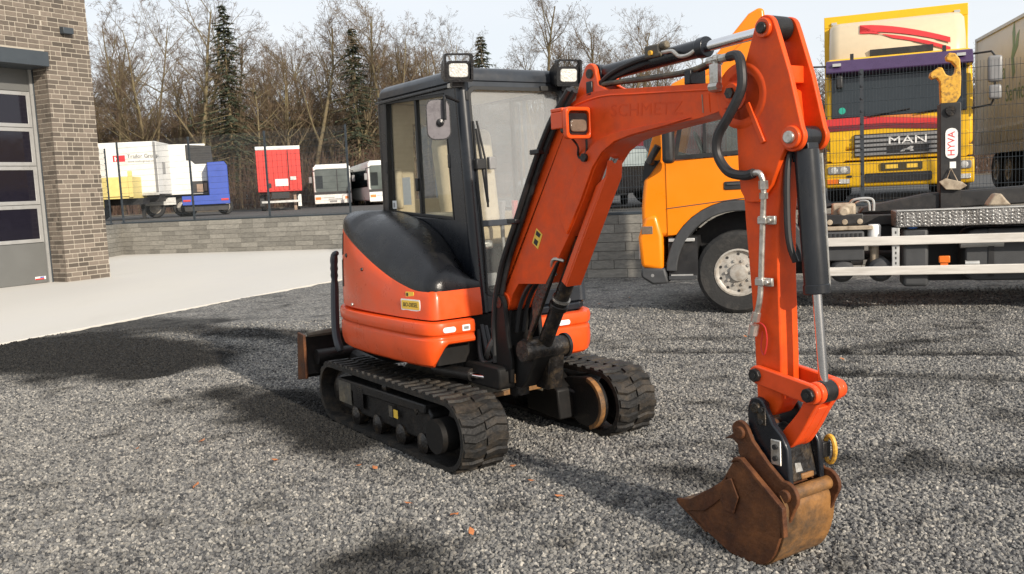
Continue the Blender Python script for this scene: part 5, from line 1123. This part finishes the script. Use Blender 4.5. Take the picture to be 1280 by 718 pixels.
part('rear_shelf', MB().box(-.78, -.5, CR + .06, CL - .06, 1.0, 1.50), 'cab_beige', .02); part('roof_lining', MB().box(-.76, .30, CR + .06, CL - .06, 2.325, 2.345), 'cab_beige'); part('rear_pad', MB().box(-.765, -.72, CR + .07, -.12, 1.55, 1.85), 'cab_beige', .02); part('paper_notice', MB().box(-.62, -.5, CR + .065, CR + .068, 1.58, 1.78), 'white_plain')
part('floor_mat', MB().box(.0, .30, -.05, .42, 1.001, 1.012), 'black_metal'); part('vent_plate', MB().box(FX(1.02) - .07, FX(1.02) - .05, -.18, -.08, 1.04, 1.12), 'grille_grey'); part('tool_pouch', MB().box(.30, .36, -.14, -.04, 1.27, 1.33), 'zinc', .02)
part('rear_lining', MB().ring([(RX + .055, CR + .07, 1.0), (RX + .055, CL - .07, 1.0), (RX + .075, CL - .07, 2.32), (RX + .075, CR + .07, 2.32)], [(RX + .055, CR + .24, 1.62), (RX + .055, CL - .2, 1.62), (RX + .07, CL - .2, 2.18), (RX + .07, CR + .24, 2.18)], (.012, 0, 0)), 'cab_beige', .004)
part('door_lining', MB().box(-.74, .2, CL - .068, CL - .058, 1.0, 1.50), 'cab_beige')
# ---- swing post
BY = -.21
sw = part('swing_post', MB().prism([(.76, .50), (.785, .98), (.82, 1.03), (.88, 1.03), (.905, .98), (.925, .76), (.96, .64), (.94, .50)], BY - .135, BY - .105).prism([(.76, .50), (.785, .98), (.82, 1.03), (.88, 1.03), (.905, .98), (.925, .76), (.96, .64), (.94, .50)], BY + .105, BY + .135).box(.76, .82, BY - .104, BY + .104, .46, .92).prism([(.83, .47), (.86, .70), (1.02, .775), (1.12, .77), (1.15, .68), (1.04, .52), (.98, .47)], BY - .09, BY + .09), 'grime_black', .008)
obj('hinge_block', MB().prism(rrect(.52, .92, .46, .60, .03, 3), BY - .20, BY + .12), 'grime_black', sw, .012)
obj('hinge_slot', MB().box(.922, .93, BY - .1, BY + .08, .495, .55), 'rust_worn', sw, .003); obj('hinge_pin', MB().cyl((.83, BY, .40), (.83, BY, .66), .06), 'greasy_metal', sw)
obj('cylinder_boss', MB().cyl((1.10, BY - .15, .715), (1.10, BY + .15, .715), .062, n=24), 'greasy_metal', sw); obj('boss_cap', MB().cyl((1.10, BY + .15, .715), (1.10, BY + .17, .715), .072, n=24), 'black_metal', sw)
obj('boss_lug', MB().prism([(.98, .46), (1.10, .46), (1.14, .68), (1.04, .72)], BY + .02, BY + .13), 'greasy_metal', sw, .008)
obj('foot_pin', MB().cyl((.85, BY - .139, .985), (.85, BY + .139, .985), .035), 'greasy_metal', sw)
obj('bolt_head', MB().cyl((.90, BY - .12, .60), (.90, BY - .12, .625), .014, n=6).cyl((.86, BY - .02, .60), (.86, BY - .02, .625), .014, n=6), 'zinc', sw)
part('swing_cylinder', MB().cyl((.30, -.50, .53), (.62, -.42, .52), .04), 'black_metal'); part('swing_rod', MB().cyl((.62, -.42, .52), (.86, -.36, .515), .02), 'chrome')
for k, (dy, dz) in enumerate(((-.09, .0), (-.05, .03), (0, .02), (.05, .0), (.09, -.02), (.02, -.05))):
    part('swing_hose', MB().tube(spline([(.55, BY + dy * .6 - .05, .78 + dz), (.66, BY + dy - .06, .60 + dz), (.76, BY + dy - .12 * (k % 2), .66 + dz), (.80, BY + dy, .9), (.86, BY + dy * .9, 1.12)], 6), .016, 8), 'hose')
# ---- boom
B0, B1 = BY - .085, BY + .085
left = spline([(.795, .96), (.835, 1.10), (.93, 1.28), (1.08, 1.51), (1.25, 1.75), (1.42, 1.965), (1.53, 2.065), (1.66, 2.118), (1.82, 2.128), (2.1, 2.108), (2.72, 2.062)], 4)
low = spline([(2.66, 1.958), (2.52, 1.932), (2.30, 1.912), (2.05, 1.885), (1.92, 1.862), (1.82, 1.815), (1.75, 1.74), (1.65, 1.585), (1.50, 1.385), (1.33, 1.185)], 4)
bprof = left + arc((2.70, 2.005), .065, 70, -110, 9) + low + [(1.27, 1.115), (1.0, 1.10), (.93, 1.03)] + arc((.85, .985), .06, 0, -170, 7)
bo = part('boom', MB().prism(bprof, B0, B1), 'boom_paint', .008)
# stiffener plate around the knee, welded on the flank
stf = spline([(2.45, 1.935), (2.2, 1.925), (2.0, 1.915), (1.80, 1.885), (1.66, 1.80), (1.55, 1.66), (1.44, 1.50)], 4) + [(1.50, 1.40), (1.63, 1.575), (1.74, 1.745), (1.82, 1.82), (1.92, 1.867), (2.05, 1.89), (2.3, 1.915)]
for y0, y1 in ((B0 - .012, B0 + .002), (B1 - .002, B1 + .012)): obj('knee_plate', MB().prism(stf, y0, y1), 'boom_paint', bo, .004)
obj('knee_pin', MB().cyl((1.69, B0 - .03, 1.80), (1.69, B1 + .03, 1.80), .022), 'black_metal', bo)
obj('foot_boss', MB().cyl((.85, B0 - .012, .985), (.85, B1 + .012, .985), .058, n=24), 'boom_paint', bo, .004)
obj('top_weld', MB().tube(spline([(1.60, B0 - .001, 2.075), (1.82, B0 - .001, 2.098), (2.1, B0 - .001, 2.080), (2.6, B0 - .001, 2.043)], 5), .005, 6), 'boom_paint', bo)
for x in (2.52, 2.56): obj('seam', MB().tube([(x, B0 - .0005, 1.95), (x - .005, B0 - .0005, 2.03)], .003, 5), 'rust_light' if x < 2.55 else 'boom_paint', bo)
obj('arm_pivot', MB().cyl((2.70, B0 - .02, 2.015), (2.70, B1 + .02, 2.015), .042, n=24), 'boom_paint', bo, .004); obj('pivot_bolt', MB().cyl((2.70, B0 - .035, 2.015), (2.70, B0 - .018, 2.015), .024, n=6), 'greasy_metal', bo)
br_p = [(1.585, 2.09), (1.64, 2.19), (1.672, 2.235)] + arc((1.722, 2.225), .05, 160, 0, 9) + [(1.79, 2.16), (1.88, 2.12)]
for y0, y1 in ((BY - .075, BY - .05), (BY + .05, BY + .075)): obj('cylinder_ear', MB().prism(br_p, y0, y1), 'orange_paint', bo, .005)
obj('ear_pin', MB().cyl((1.728, BY - .085, 2.222), (1.728, BY + .085, 2.222), .024, n=18), 'greasy_metal', bo)
text('faded_lettering', 'SCHMETZ', .085, 'ghost_print', bo, basis((2.14, B0 - .0008, 2.0), (.995, 0, -.07), (0, 0, 1)), .0003, 1.35)
obj('warning_decal', MB().poly([(1.16, B0 - .002, 1.345), (1.215, B0 - .002, 1.31), (1.265, B0 - .002, 1.395), (1.21, B0 - .002, 1.43)], (0, .0015, 0)), 'yellow_label', bo, smooth=0)
obj('decal_mark', MB().poly([(1.175, B0 - .003, 1.345), (1.205, B0 - .003, 1.327), (1.222, B0 - .003, 1.355), (1.19, B0 - .003, 1.373)], (0, .0008, 0)).poly([(1.20, B0 - .003, 1.393), (1.235, B0 - .003, 1.375), (1.25, B0 - .003, 1.395), (1.212, B0 - .003, 1.418)], (0, .0008, 0)), 'black_print', bo, smooth=0)
# boom light in an orange bracket
lb = part('boom_light', MB().ring([(1.70, y, z) for y, z in rrect(-.455, -.292, 1.895, 2.055, .02, 3)], [(1.70, y, z) for y, z in rrect(-.438, -.306, 1.912, 2.036, .018, 3)], (.035, 0, 0)).box(1.60, 1.70, -.455, -.29, 2.035, 2.054).box(1.60, 1.70, -.455, -.445, 1.95, 2.035), 'orange_paint', .006)
obj('housing', MB().loft([[(x_, -.372 + q[0] * k, 1.972 + q[1] * k) for q in rrect(-.062, .062, -.052, .052, .016, 3)] for x_, k in ((1.61, .5), (1.64, .85), (1.72, 1.0))]), 'black_plastic', lb, smooth=45)
obj('lens', MB().prism(rrect(-.424, -.32, 1.93, 1.992, .02, 4), 1.716, 1.73, 'x'), 'lamp_lens_dim', lb, .005)
obj('lead', MB().tube(spline([(1.70, -.40, 1.90), (1.66, -.33, 1.86), (1.62, -.30, 1.82), (1.64, -.30, 1.80), (1.69, -.30, 1.83), (1.72, -.32, 1.89)]), .006, 6), 'hose', lb)
# boom cylinder and its guard
c0, c1 = np.array([1.10, BY, .715]), np.array([1.80, BY, 1.80]); cd = norm(c1 - c0); cn_ = np.array([cd[2], 0, -cd[0]])
bc = part('boom_cylinder', MB().cyl(c0 + cd * .03, c0 + cd * .78, .044, n=24).cyl(c0 + cd * .30, c0 + cd * .335, .056, n=24).cyl(c0 - np.array([0, .055, 0]), c0 + np.array([0, .055, 0]), .06, n=24), 'greasy_metal', .004)
obj('piston_rod', MB().cyl(c0 + cd * .78, c1, .028, n=20), 'chrome', bc); obj('cylinder_band', MB().cyl(c0 + cd * .36, c0 + cd * .375, .054, n=24), 'zinc', bc)
gp = []
for s_, o_ in ((.52, .058), (.54, .078), (1.17, .078), (1.25, .05)): q = c0 + cd * s_ + cn_ * o_; gp.append(q)
gw = .052
gmb = MB()
gpts = [c0 + cd * .50 + cn_ * .046, c0 + cd * .50 + cn_ * .060, c0 + cd * 1.20 + cn_ * .060, c0 + cd * 1.28 + cn_ * .02, c0 + cd * 1.20 + cn_ * .046]
gmb.prism([(p[0], p[2]) for p in gpts], BY - gw, BY + gw)
sp0 = [c0 + cd * .50 + cn_ * .047, c0 + cd * .50 + cn_ * .005, c0 + cd * 1.12 + cn_ * .005, c0 + cd * 1.20 + cn_ * .047]
for y0, y1 in ((BY - gw, BY - gw + .008), (BY + gw - .008, BY + gw)): gmb.prism([(p[0], p[2]) for p in sp0], y0, y1)
part('cylinder_guard', gmb, 'orange_paint', .004)
pl = [c0 + cd * .02 + cn_ * -.075, c0 + cd * .02 + cn_ * -.05, c0 + cd * .24 + cn_ * -.045, c0 + cd * .60 + cn_ * -.045, c0 + cd * .60 + cn_ * -.135, c0 + cd * .24 + cn_ * -.13, c0 + cd * .18 + cn_ * -.09]
part('hose_cover', MB().prism([(p[0], p[2]) for p in pl], BY - .083, BY - .06), 'greasy_metal', .006)
part('cylinder_pipe', MB().tube(spline([tuple(c0 + cd * .5 + cn_ * -.055 + np.array([0, -.05, 0])), (1.33, -.29, 1.22), (1.37, -.30, 1.26), (1.42, -.27, 1.25)], 5), .01, 7), 'zinc')
for k, y in enumerate((BY - .05, BY, BY + .05)): part('cylinder_hose', MB().tube(spline([(.90, y, .80), (.95, y, .95), (1.05, y, 1.08), (1.2, y, 1.16)], 5), .014, 7), 'hose')
# hoses up the flank of the boom, close to its back edge
for k, (dy, off) in enumerate(((-.022, .0), (-.020, .032), (-.052, .018), (.03, -.03))):
    pts = []
    for x, z in spline([(.80, .60), (.80, .80), (.83, .98), (.875, 1.10), (.94, 1.235), (1.085, 1.455), (1.20, 1.63), (1.34, 1.835), (1.46, 1.985), (1.54, 2.06), (1.64, 2.145)], 3): pts.append((x - off * .8, B0 + dy, z + off * .5))
    part('boom_hose', MB().tube(pts, .0155, 8), 'hose')
for x, z in ((1.07, 1.47), (1.33, 1.85)): part('hose_clamp', MB().box(x - .055, x + .03, B0 - .075, B0 + .0, z - .012, z + .016), 'black_plastic', .006)
for k, (dy, zz) in enumerate(((-.055, .03), (-.02, .03))):
    part('boom_pipe', MB().tube(spline([(1.55, BY + dy, 2.105 + zz), (1.66, BY + dy, 2.128 + zz), (1.85, BY + dy, 2.132 + zz), (2.2, BY + dy, 2.118 + zz), (2.42, BY + dy, 2.118 + zz), (2.58, BY + dy, 2.145 + zz), (2.64, BY + dy, 2.15 + zz)], 4), .012, 8), 'frame_grey' if k == 0 else 'hose')
part('pipe_clamp', MB().box(1.70, 1.745, BY - .085, BY - .02, 2.11, 2.185), 'black_plastic', .005); part('pipe_clamp', MB().box(2.40, 2.44, BY - .08, BY + .02, 2.085, 2.15), 'black_plastic', .005)
vb = part('valve_block', MB().box(2.585, 2.635, BY - .115, BY - .085, 2.03, 2.15), 'zinc', .006)
obj('fitting', MB().cyl((2.56, BY - .09, 2.165), (2.70, BY - .09, 2.17), .018, n=10).cyl((2.60, BY - .09, 2.165), (2.63, BY - .09, 2.166), .026, n=6).cyl((2.60, BY - .12, 2.05), (2.65, BY - .12, 2.05), .02, n=8).cyl((2.61, BY - .10, 2.10), (2.61, BY - .10, 2.18), .014, n=8), 'zinc', vb)
part('crossover_hose', MB().tube(spline([(2.68, BY - .09, 2.17), (2.74, BY - .10, 2.165), (2.775, BY - .12, 2.11), (2.78, BY - .13, 2.02), (2.72, BY - .14, 1.92), (2.655, BY - .14, 1.84), (2.645, BY - .135, 1.76), (2.70, BY - .13, 1.685), (2.78, BY - .12, 1.665), (2.83, BY - .12, 1.672)], 5), .021, 10), 'hose')
# ---- arm cylinder (along the top)
a0, a1 = np.array([1.728, BY, 2.222]), np.array([2.86, BY, 2.262]); ad = norm(a1 - a0)
ac = part('arm_cylinder', MB().cyl(a0 + ad * .02, a0 + ad * .72, .041, n=24).cyl(a0 + ad * .70, a0 + ad * .745, .047, n=24).cyl(a0 - np.array([0, .045, 0]), a0 + np.array([0, .045, 0]), .05, n=20), 'cab_black', .004)
obj('piston_rod', MB().cyl(a0 + ad * .74, a1, .024, n=20), 'chrome', ac); obj('rod_eye', MB().cyl(a1 - np.array([0, .05, 0]), a1 + np.array([0, .05, 0]), .05, n=22), 'black_metal', ac, .004)
obj('cylinder_port', MB().box(2.12, 2.22, BY - .06, BY + .02, 2.24, 2.30).cyl((2.22, BY - .04, 2.29), (2.26, BY - .04, 2.29), .02, n=8), 'frame_grey', ac, .008); obj('brass_fitting', MB().cyl((2.17, BY - .072, 2.262), (2.17, BY - .055, 2.262), .012, n=8), 'yellow_hook', ac)
obj('elbow_pipe', MB().tube(spline([(2.24, BY - .055, 2.255), (2.31, BY - .06, 2.25), (2.35, BY - .06, 2.222), (2.40, BY - .055, 2.218), (2.43, BY - .04, 2.235)], 5), .009, 8), 'zinc', ac)
for k, dy in enumerate((-.058, -.045)): part('cylinder_hose', MB().tube(spline([(1.77, BY + dy, 2.13), (1.80, BY + dy, 2.175 - k * .02), (1.90, BY + dy, 2.215 - k * .025), (2.05, BY + dy, 2.24 - k * .025), (2.15, BY + dy + .02, 2.25 - k * .02)], 5), .013, 8), 'hose')
# ---- arm
A0, A1 = BY - .058, BY + .058
armp = [(2.735, 2.10), (2.705, 2.0), (2.70, 1.90), (2.705, 1.76), (2.725, 1.44), (2.745, 1.2), (2.76, .98), (2.765, .80), (2.77, .70)] + arc((2.83, .685), .055, 190, 330, 7) + [(2.905, .70), (2.905, .90), (2.898, 1.25), (2.902, 1.5), (2.93, 1.72), (2.96, 1.80), (2.94, 2.0)]
ar = part('arm', MB().prism(armp, A0, A1), 'boom_paint', .008)
plt = arc((2.868, 2.258), .052, 25, 160, 9) + [(2.745, 2.09), (2.712, 2.0), (2.708, 1.85), (2.712, 1.70), (2.722, 1.60), (2.755, 1.55), (2.82, 1.55), (2.89, 1.62), (2.935, 1.72)] + arc((2.998, 1.808), .058, 230, 395, 10) + [(2.99, 2.06), (2.93, 2.24)]
for y0, y1 in ((BY - .082, A0 + .002), (A1 - .002, BY + .082)): obj('arm_plate', MB().prism(plt, y0, y1), 'boom_paint', ar, .004)
obj('bridge_plate', MB().box(2.92, 2.95, BY - .058, BY + .058, 2.03, 2.10), 'boom_paint', ar, .004)
for sgn in (-1, 1):
    yy0, yy1 = (BY - .098, BY - .08) if sgn < 0 else (BY + .08, BY + .098)
    obj('pin_boss', MB().cyl((2.868, yy0, 2.258), (2.868, yy1, 2.258), .040, n=24), 'orange_paint', ar, .004); obj('pin', MB().cyl((2.868, yy0 - (.012 if sgn < 0 else 0), 2.258), (2.868, yy1 + (.012 if sgn > 0 else 0), 2.258), .024, n=18), 'greasy_metal', ar, .004)
    obj('pin_boss', MB().cyl((2.998, yy0, 1.808), (2.998, yy1, 1.808), .046, n=24), 'orange_paint', ar, .004); obj('pin', MB().cyl((2.998, yy0 - (.014 if sgn < 0 else 0), 1.808), (2.998, yy1 + (.014 if sgn > 0 else 0), 1.808), .026, n=18), 'zinc', ar, .005)
    obj('pivot_ring', MB().lathe([(.10, 0), (.118, sgn * .004), (.13, sgn * .004), (.138, 0)], (2.735, yy0 + .016 if sgn < 0 else yy1 - .016, 2.0), 'y', 40), 'boom_paint', ar)
    obj('rib', MB().prism([(2.765, 1.96), (2.785, 1.97), (2.865, 1.80), (2.845, 1.79)], min(yy0 + .006, yy1 - .006), max(yy0 + .017, yy1 - .017)) if sgn < 0 else MB().prism([(2.765, 1.96), (2.785, 1.97), (2.865, 1.80), (2.845, 1.79)], BY + .081, BY + .092), 'boom_paint', ar, .003)
# steel pipe on the arm flank
pp = part('arm_pipe', MB().tube(spline([(2.82, BY - .12, 1.668), (2.852, BY - .12, 1.675), (2.868, BY - .115, 1.655), (2.868, BY - .105, 1.60), (2.852, BY - .098, 1.44), (2.838, BY - .096, 1.24), (2.828, BY - .096, 1.14), (2.805, BY - .096, 1.06)], 4), .0125, 10), 'zinc')
obj('nut', MB().cyl((2.868, BY - .107, 1.64), (2.868, BY - .106, 1.605), .02, n=6).cyl((2.867, BY - .105, 1.59), (2.866, BY - .104, 1.565), .018, n=6).cyl((2.810, BY - .096, 1.085), (2.80, BY - .096, 1.045), .019, n=6).cyl((2.796, BY - .096, 1.03), (2.785, BY - .096, .985), .021, n=8), 'zinc', pp)
for x, z in ((2.858, 1.475), (2.838, 1.215)): obj('pipe_bracket', MB().box(x - .038, x + .05, BY - .09, BY - .075, z - .018, z + .018).cyl((x + .028, BY - .08, z), (x + .028, BY - .104, z), .013, n=6).box(x - .022, x + .022, BY - .113, BY - .09, z - .014, z + .014), 'zinc', pp, .003)
part('red_cable_tie', MB().tube(spline([(2.80, BY - .075, 1.04), (2.835, BY - .075, 1.02), (2.845, BY - .075, .96), (2.828, BY - .075, .90), (2.812, BY - .075, .93), (2.822, BY - .075, 1.0)], 5), .003, 5), 'red_plain')
# ---- bucket cylinder, links, coupler
k0, k1 = np.array([2.998, BY, 1.808]), np.array([3.075, BY, .768]); kd = norm(k1 - k0)
kc = part('bucket_cylinder', MB().cyl(k0 + kd * .05, k0 + kd * .62, .050, n=28).cyl(k0 + kd * .60, k0 + kd * .64, .054, n=28).cyl(k0 - np.array([0, .05, 0]), k0 + np.array([0, .05, 0]), .045, n=20).prism([(k0[0] - .035, k0[2]), (k0[0] + .035, k0[2]), (k0[0] + .045, k0[2] - .1), (k0[0] - .04, k0[2] - .1)], BY - .035, BY + .035), 'dark_steel', .004)
obj('piston_rod', MB().cyl(k0 + kd * .63, k1, .0195, n=20), 'chrome', kc); obj('rod_eye', MB().cyl(k1 - np.array([0, .035, 0]), k1 + np.array([0, .035, 0]), .046, n=22), 'black_metal', kc, .004)
part('cylinder_hose', MB().tube(spline([(2.95, BY - .03, 1.76), (2.945, BY - .05, 1.68), (2.945, BY - .055, 1.5), (2.95, BY - .05, 1.38), (2.965, BY - .03, 1.30)], 4), .014, 8), 'hose')
part('cylinder_pipe', MB().tube([(3.03, BY + .055, 1.74), (3.065, BY + .05, 1.20)], .008, 6), 'zinc')
l0, l1 = (2.80, .812), (3.075, .768)
for y0, y1 in ((BY - .098, BY - .068), (BY + .068, BY + .098)):
    d_ = norm([l1[0] - l0[0], l1[1] - l0[1]]); n_ = np.array([-d_[1], d_[0]]); w0, w1 = .040, .042
    a0_ = math.degrees(math.atan2(n_[1], n_[0]))
    lp = arc(l0, w0, a0_, a0_ + 180, 9) + arc(l1, w1, a0_ + 180, a0_ + 360, 9)
    lk = part('guide_link', MB().prism(lp, y0, y1), 'link_paint', .006)
    for (cx0, cz0), m in ((l0, 'black_metal'), (l1, 'black_metal')):
        o2 = y0 - .018 if y0 < BY else y1 + .018
        obj('link_pin', MB().cyl((cx0, min(o2, y0), cz0), (cx0, max(o2, y1), cz0), .030, n=8), m, lk, .004); obj('pin_hole', MB().cyl((cx0, o2 - .003, cz0), (cx0, o2 + .003, cz0), .012, n=10), 'black_print', lk)
for y0, y1 in ((BY - .068, BY - .038), (BY + .038, BY + .068)): part('link_collar', MB().cyl((l1[0], y0, l1[1]), (l1[0], y1, l1[1]), .047, n=22), 'link_paint', .005)
e1 = (2.93, .545)
tl_out = spline([(l1[0] + .045, l1[1] - .0), (3.06, .68), (3.02, .61), (2.965, .53), (2.93, .505)], 4); tl_in = spline([(2.895, .53), (2.905, .575), (2.96, .64), (3.005, .70), (l1[0] - .045, l1[1])], 4)
part('tipping_link', MB().prism(tl_out + tl_in, BY - .062, BY - .030).prism(tl_out + tl_in, BY + .030, BY + .062).prism([(p[0] * .985 + 2.97 * .015, p[1] * .97 + .63 * .03) for p in tl_out[3:] + tl_in[:-3]], BY - .031, BY + .031), 'link_paint', .005)
cp = [(2.765, .665)] + arc((2.815, .675), .045, 150, 20, 6) + [(2.90, .615), (2.945, .575), (2.975, .52), (2.985, .36), (2.90, .375), (2.84, .45), (2.765, .595)]
for y0, y1 in ((BY - .115, BY - .085), (BY + .085, BY + .115)): part('coupler_plate', MB().prism(cp, y0, y1), 'cab_black', .006)
part('coupler_body', MB().prism([(2.80, .58), (2.93, .55), (2.972, .37), (2.90, .38), (2.84, .46)], BY - .084, BY + .084), 'greasy_metal', .008); part('coupler_label', MB().poly([(2.9625, BY - .05, .408), (2.962, BY - .005, .405), (2.953, BY - .01, .44), (2.952, BY - .045, .445)], (.004, 0, .002)), 'zinc'); part('coupler_grease', MB().box(2.955, 2.974, BY - .02, BY + .06, .372, .398), 'rust_worn', .006)
part('coupler_pin', MB().cyl((2.815, BY - .13, .675), (2.815, BY + .13, .675), .024, n=16), 'greasy_metal', .004)
for (x, z, w, h) in ((2.918, .50, .026, .055), (2.845, .645, .022, .04)):
    tb_ = part('coupler_tab', MB().box(x - w, x + w, BY - .122, BY - .114, z - h, z + h), 'zinc' if z < .6 else 'greasy_metal', .006)
    for dz in (-.025, .025): obj('tab_bolt', MB().cyl((x, BY - .121, z + dz), (x, BY - .13, z + dz), .012, n=8), 'black_print', tb_)
yr = part('lifting_eye', MB().tube([(2.985 + .026 * math.cos(a), BY + .15 + .0 * a, .475 + .058 * math.sin(a)) for a in np.linspace(0, 6.2832, 22)][:-1] + [(3.011, BY + .15, .475)], .011, 8, False), 'yellow_hook'); yr.rotation_euler = (0, 0, 0)
part('eye_mount', MB().box(2.94, 2.98, BY + .112, BY + .165, .44, .51), 'black_metal', .006)
# ---- bucket
K0, K1 = -.39, -.04
side_p = [(2.385, .178), (2.395, .158), (2.53, .085), (2.70, .012), (2.79, .004)] + spline([(2.84, .002), (2.90, .02), (2.95, .075), (2.985, .165)], 3)[1:] + [(2.998, .275), (2.775, .445), (2.735, .435), (2.665, .325), (2.60, .28), (2.47, .195)]
for y0, y1, m in ((K0, K0 + .016, 'rust'), (K1 - .016, K1, 'rust')):
    bk = part('bucket_side', MB().prism(side_p, y0, y1), m, .003)
    ys = (y0 - .008, y0) if y0 < -.2 else (y1, y1 + .008)
    obj('side_cutter', MB().prism([(2.385, .18), (2.40, .155), (2.45, .135), (2.50, .15), (2.56, .165), (2.60, .195), (2.66, .245), (2.70, .36), (2.665, .325), (2.60, .28), (2.47, .197)], *ys), m, bk, .003)
    obj('wear_patch', MB().prism([(2.66, .25), (2.69, .34), (2.73, .36), (2.77, .28), (2.74, .20), (2.69, .20)], *(ys if 0 else ((y0 - .0115, y0 - .0005) if y0 < -.2 else (y1 + .0005, y1 + .0115)))), 'rust', bk, .004)
shell_o = [(2.395, .158), (2.53, .085), (2.70, .010), (2.79, .0)] + spline([(2.84, -.002), (2.905, .016), (2.957, .073), (2.992, .163), (3.005, .275), (2.985, .32)], 4)[1:]
shell_i = [(x - .012 * (1 if x > 2.85 else 0), z + .016) for x, z in shell_o][::-1]
shell = part('bucket_shell', MB().prism(shell_o + shell_i, K0 + .0165, K1 - .0165), 'rust_worn', 0)
obj('cutting_edge', MB().prism([(2.372, .166), (2.384, .152), (2.56, .062), (2.57, .075), (2.40, .168)], K0, K1), 'rust', shell, .002)
obj('rim_flange', MB().prism([(2.725, .425), (2.745, .455), (2.785, .46), (3.005, .295), (3.012, .17), (2.998, .17), (2.99, .285), (2.775, .445), (2.75, .44)], K0 - .008, K0 + .018), 'rust', shell, .003)
obj('top_plate', MB().prism([(2.735, .435), (2.775, .447), (2.998, .277), (2.99, .262), (2.775, .43)], K0 + .017, K1 - .017), 'rust', shell, .002)
earp = [(2.648, .51), (2.705, .545)] + arc((2.745, .562), .048, 165, 20, 7) + [(2.812, .535), (2.90, .45), (2.97, .395)] + arc((2.982, .33), .066, 80, -40, 7) + [(3.01, .235), (2.955, .140), (2.955, .25), (2.80, .40), (2.735, .46), (2.73, .50), (2.70, .522)]
for y0, y1 in ((BY - .145, BY - .125), (BY + .125, BY + .145)):
    e = part('bucket_ear', MB().prism(earp, y0, y1), 'rust', .004)
    o2 = y0 - .014 if y0 < BY else y1 + .014
    for c in ((2.748, .558), (2.988, .335)): obj('ear_pin', MB().cyl((c[0], min(o2, y0), c[1]), (c[0], max(o2, y1), c[1]), .028, n=18), 'rust', e, .005)
part('bucket_tube', MB().cyl((2.988, BY - .125, .335), (2.988, BY + .125, .335), .030, n=20), 'rust_worn'); part('bucket_tube', MB().cyl((2.748, BY - .125, .558), (2.748, BY + .125, .558), .022, n=16), 'rust')
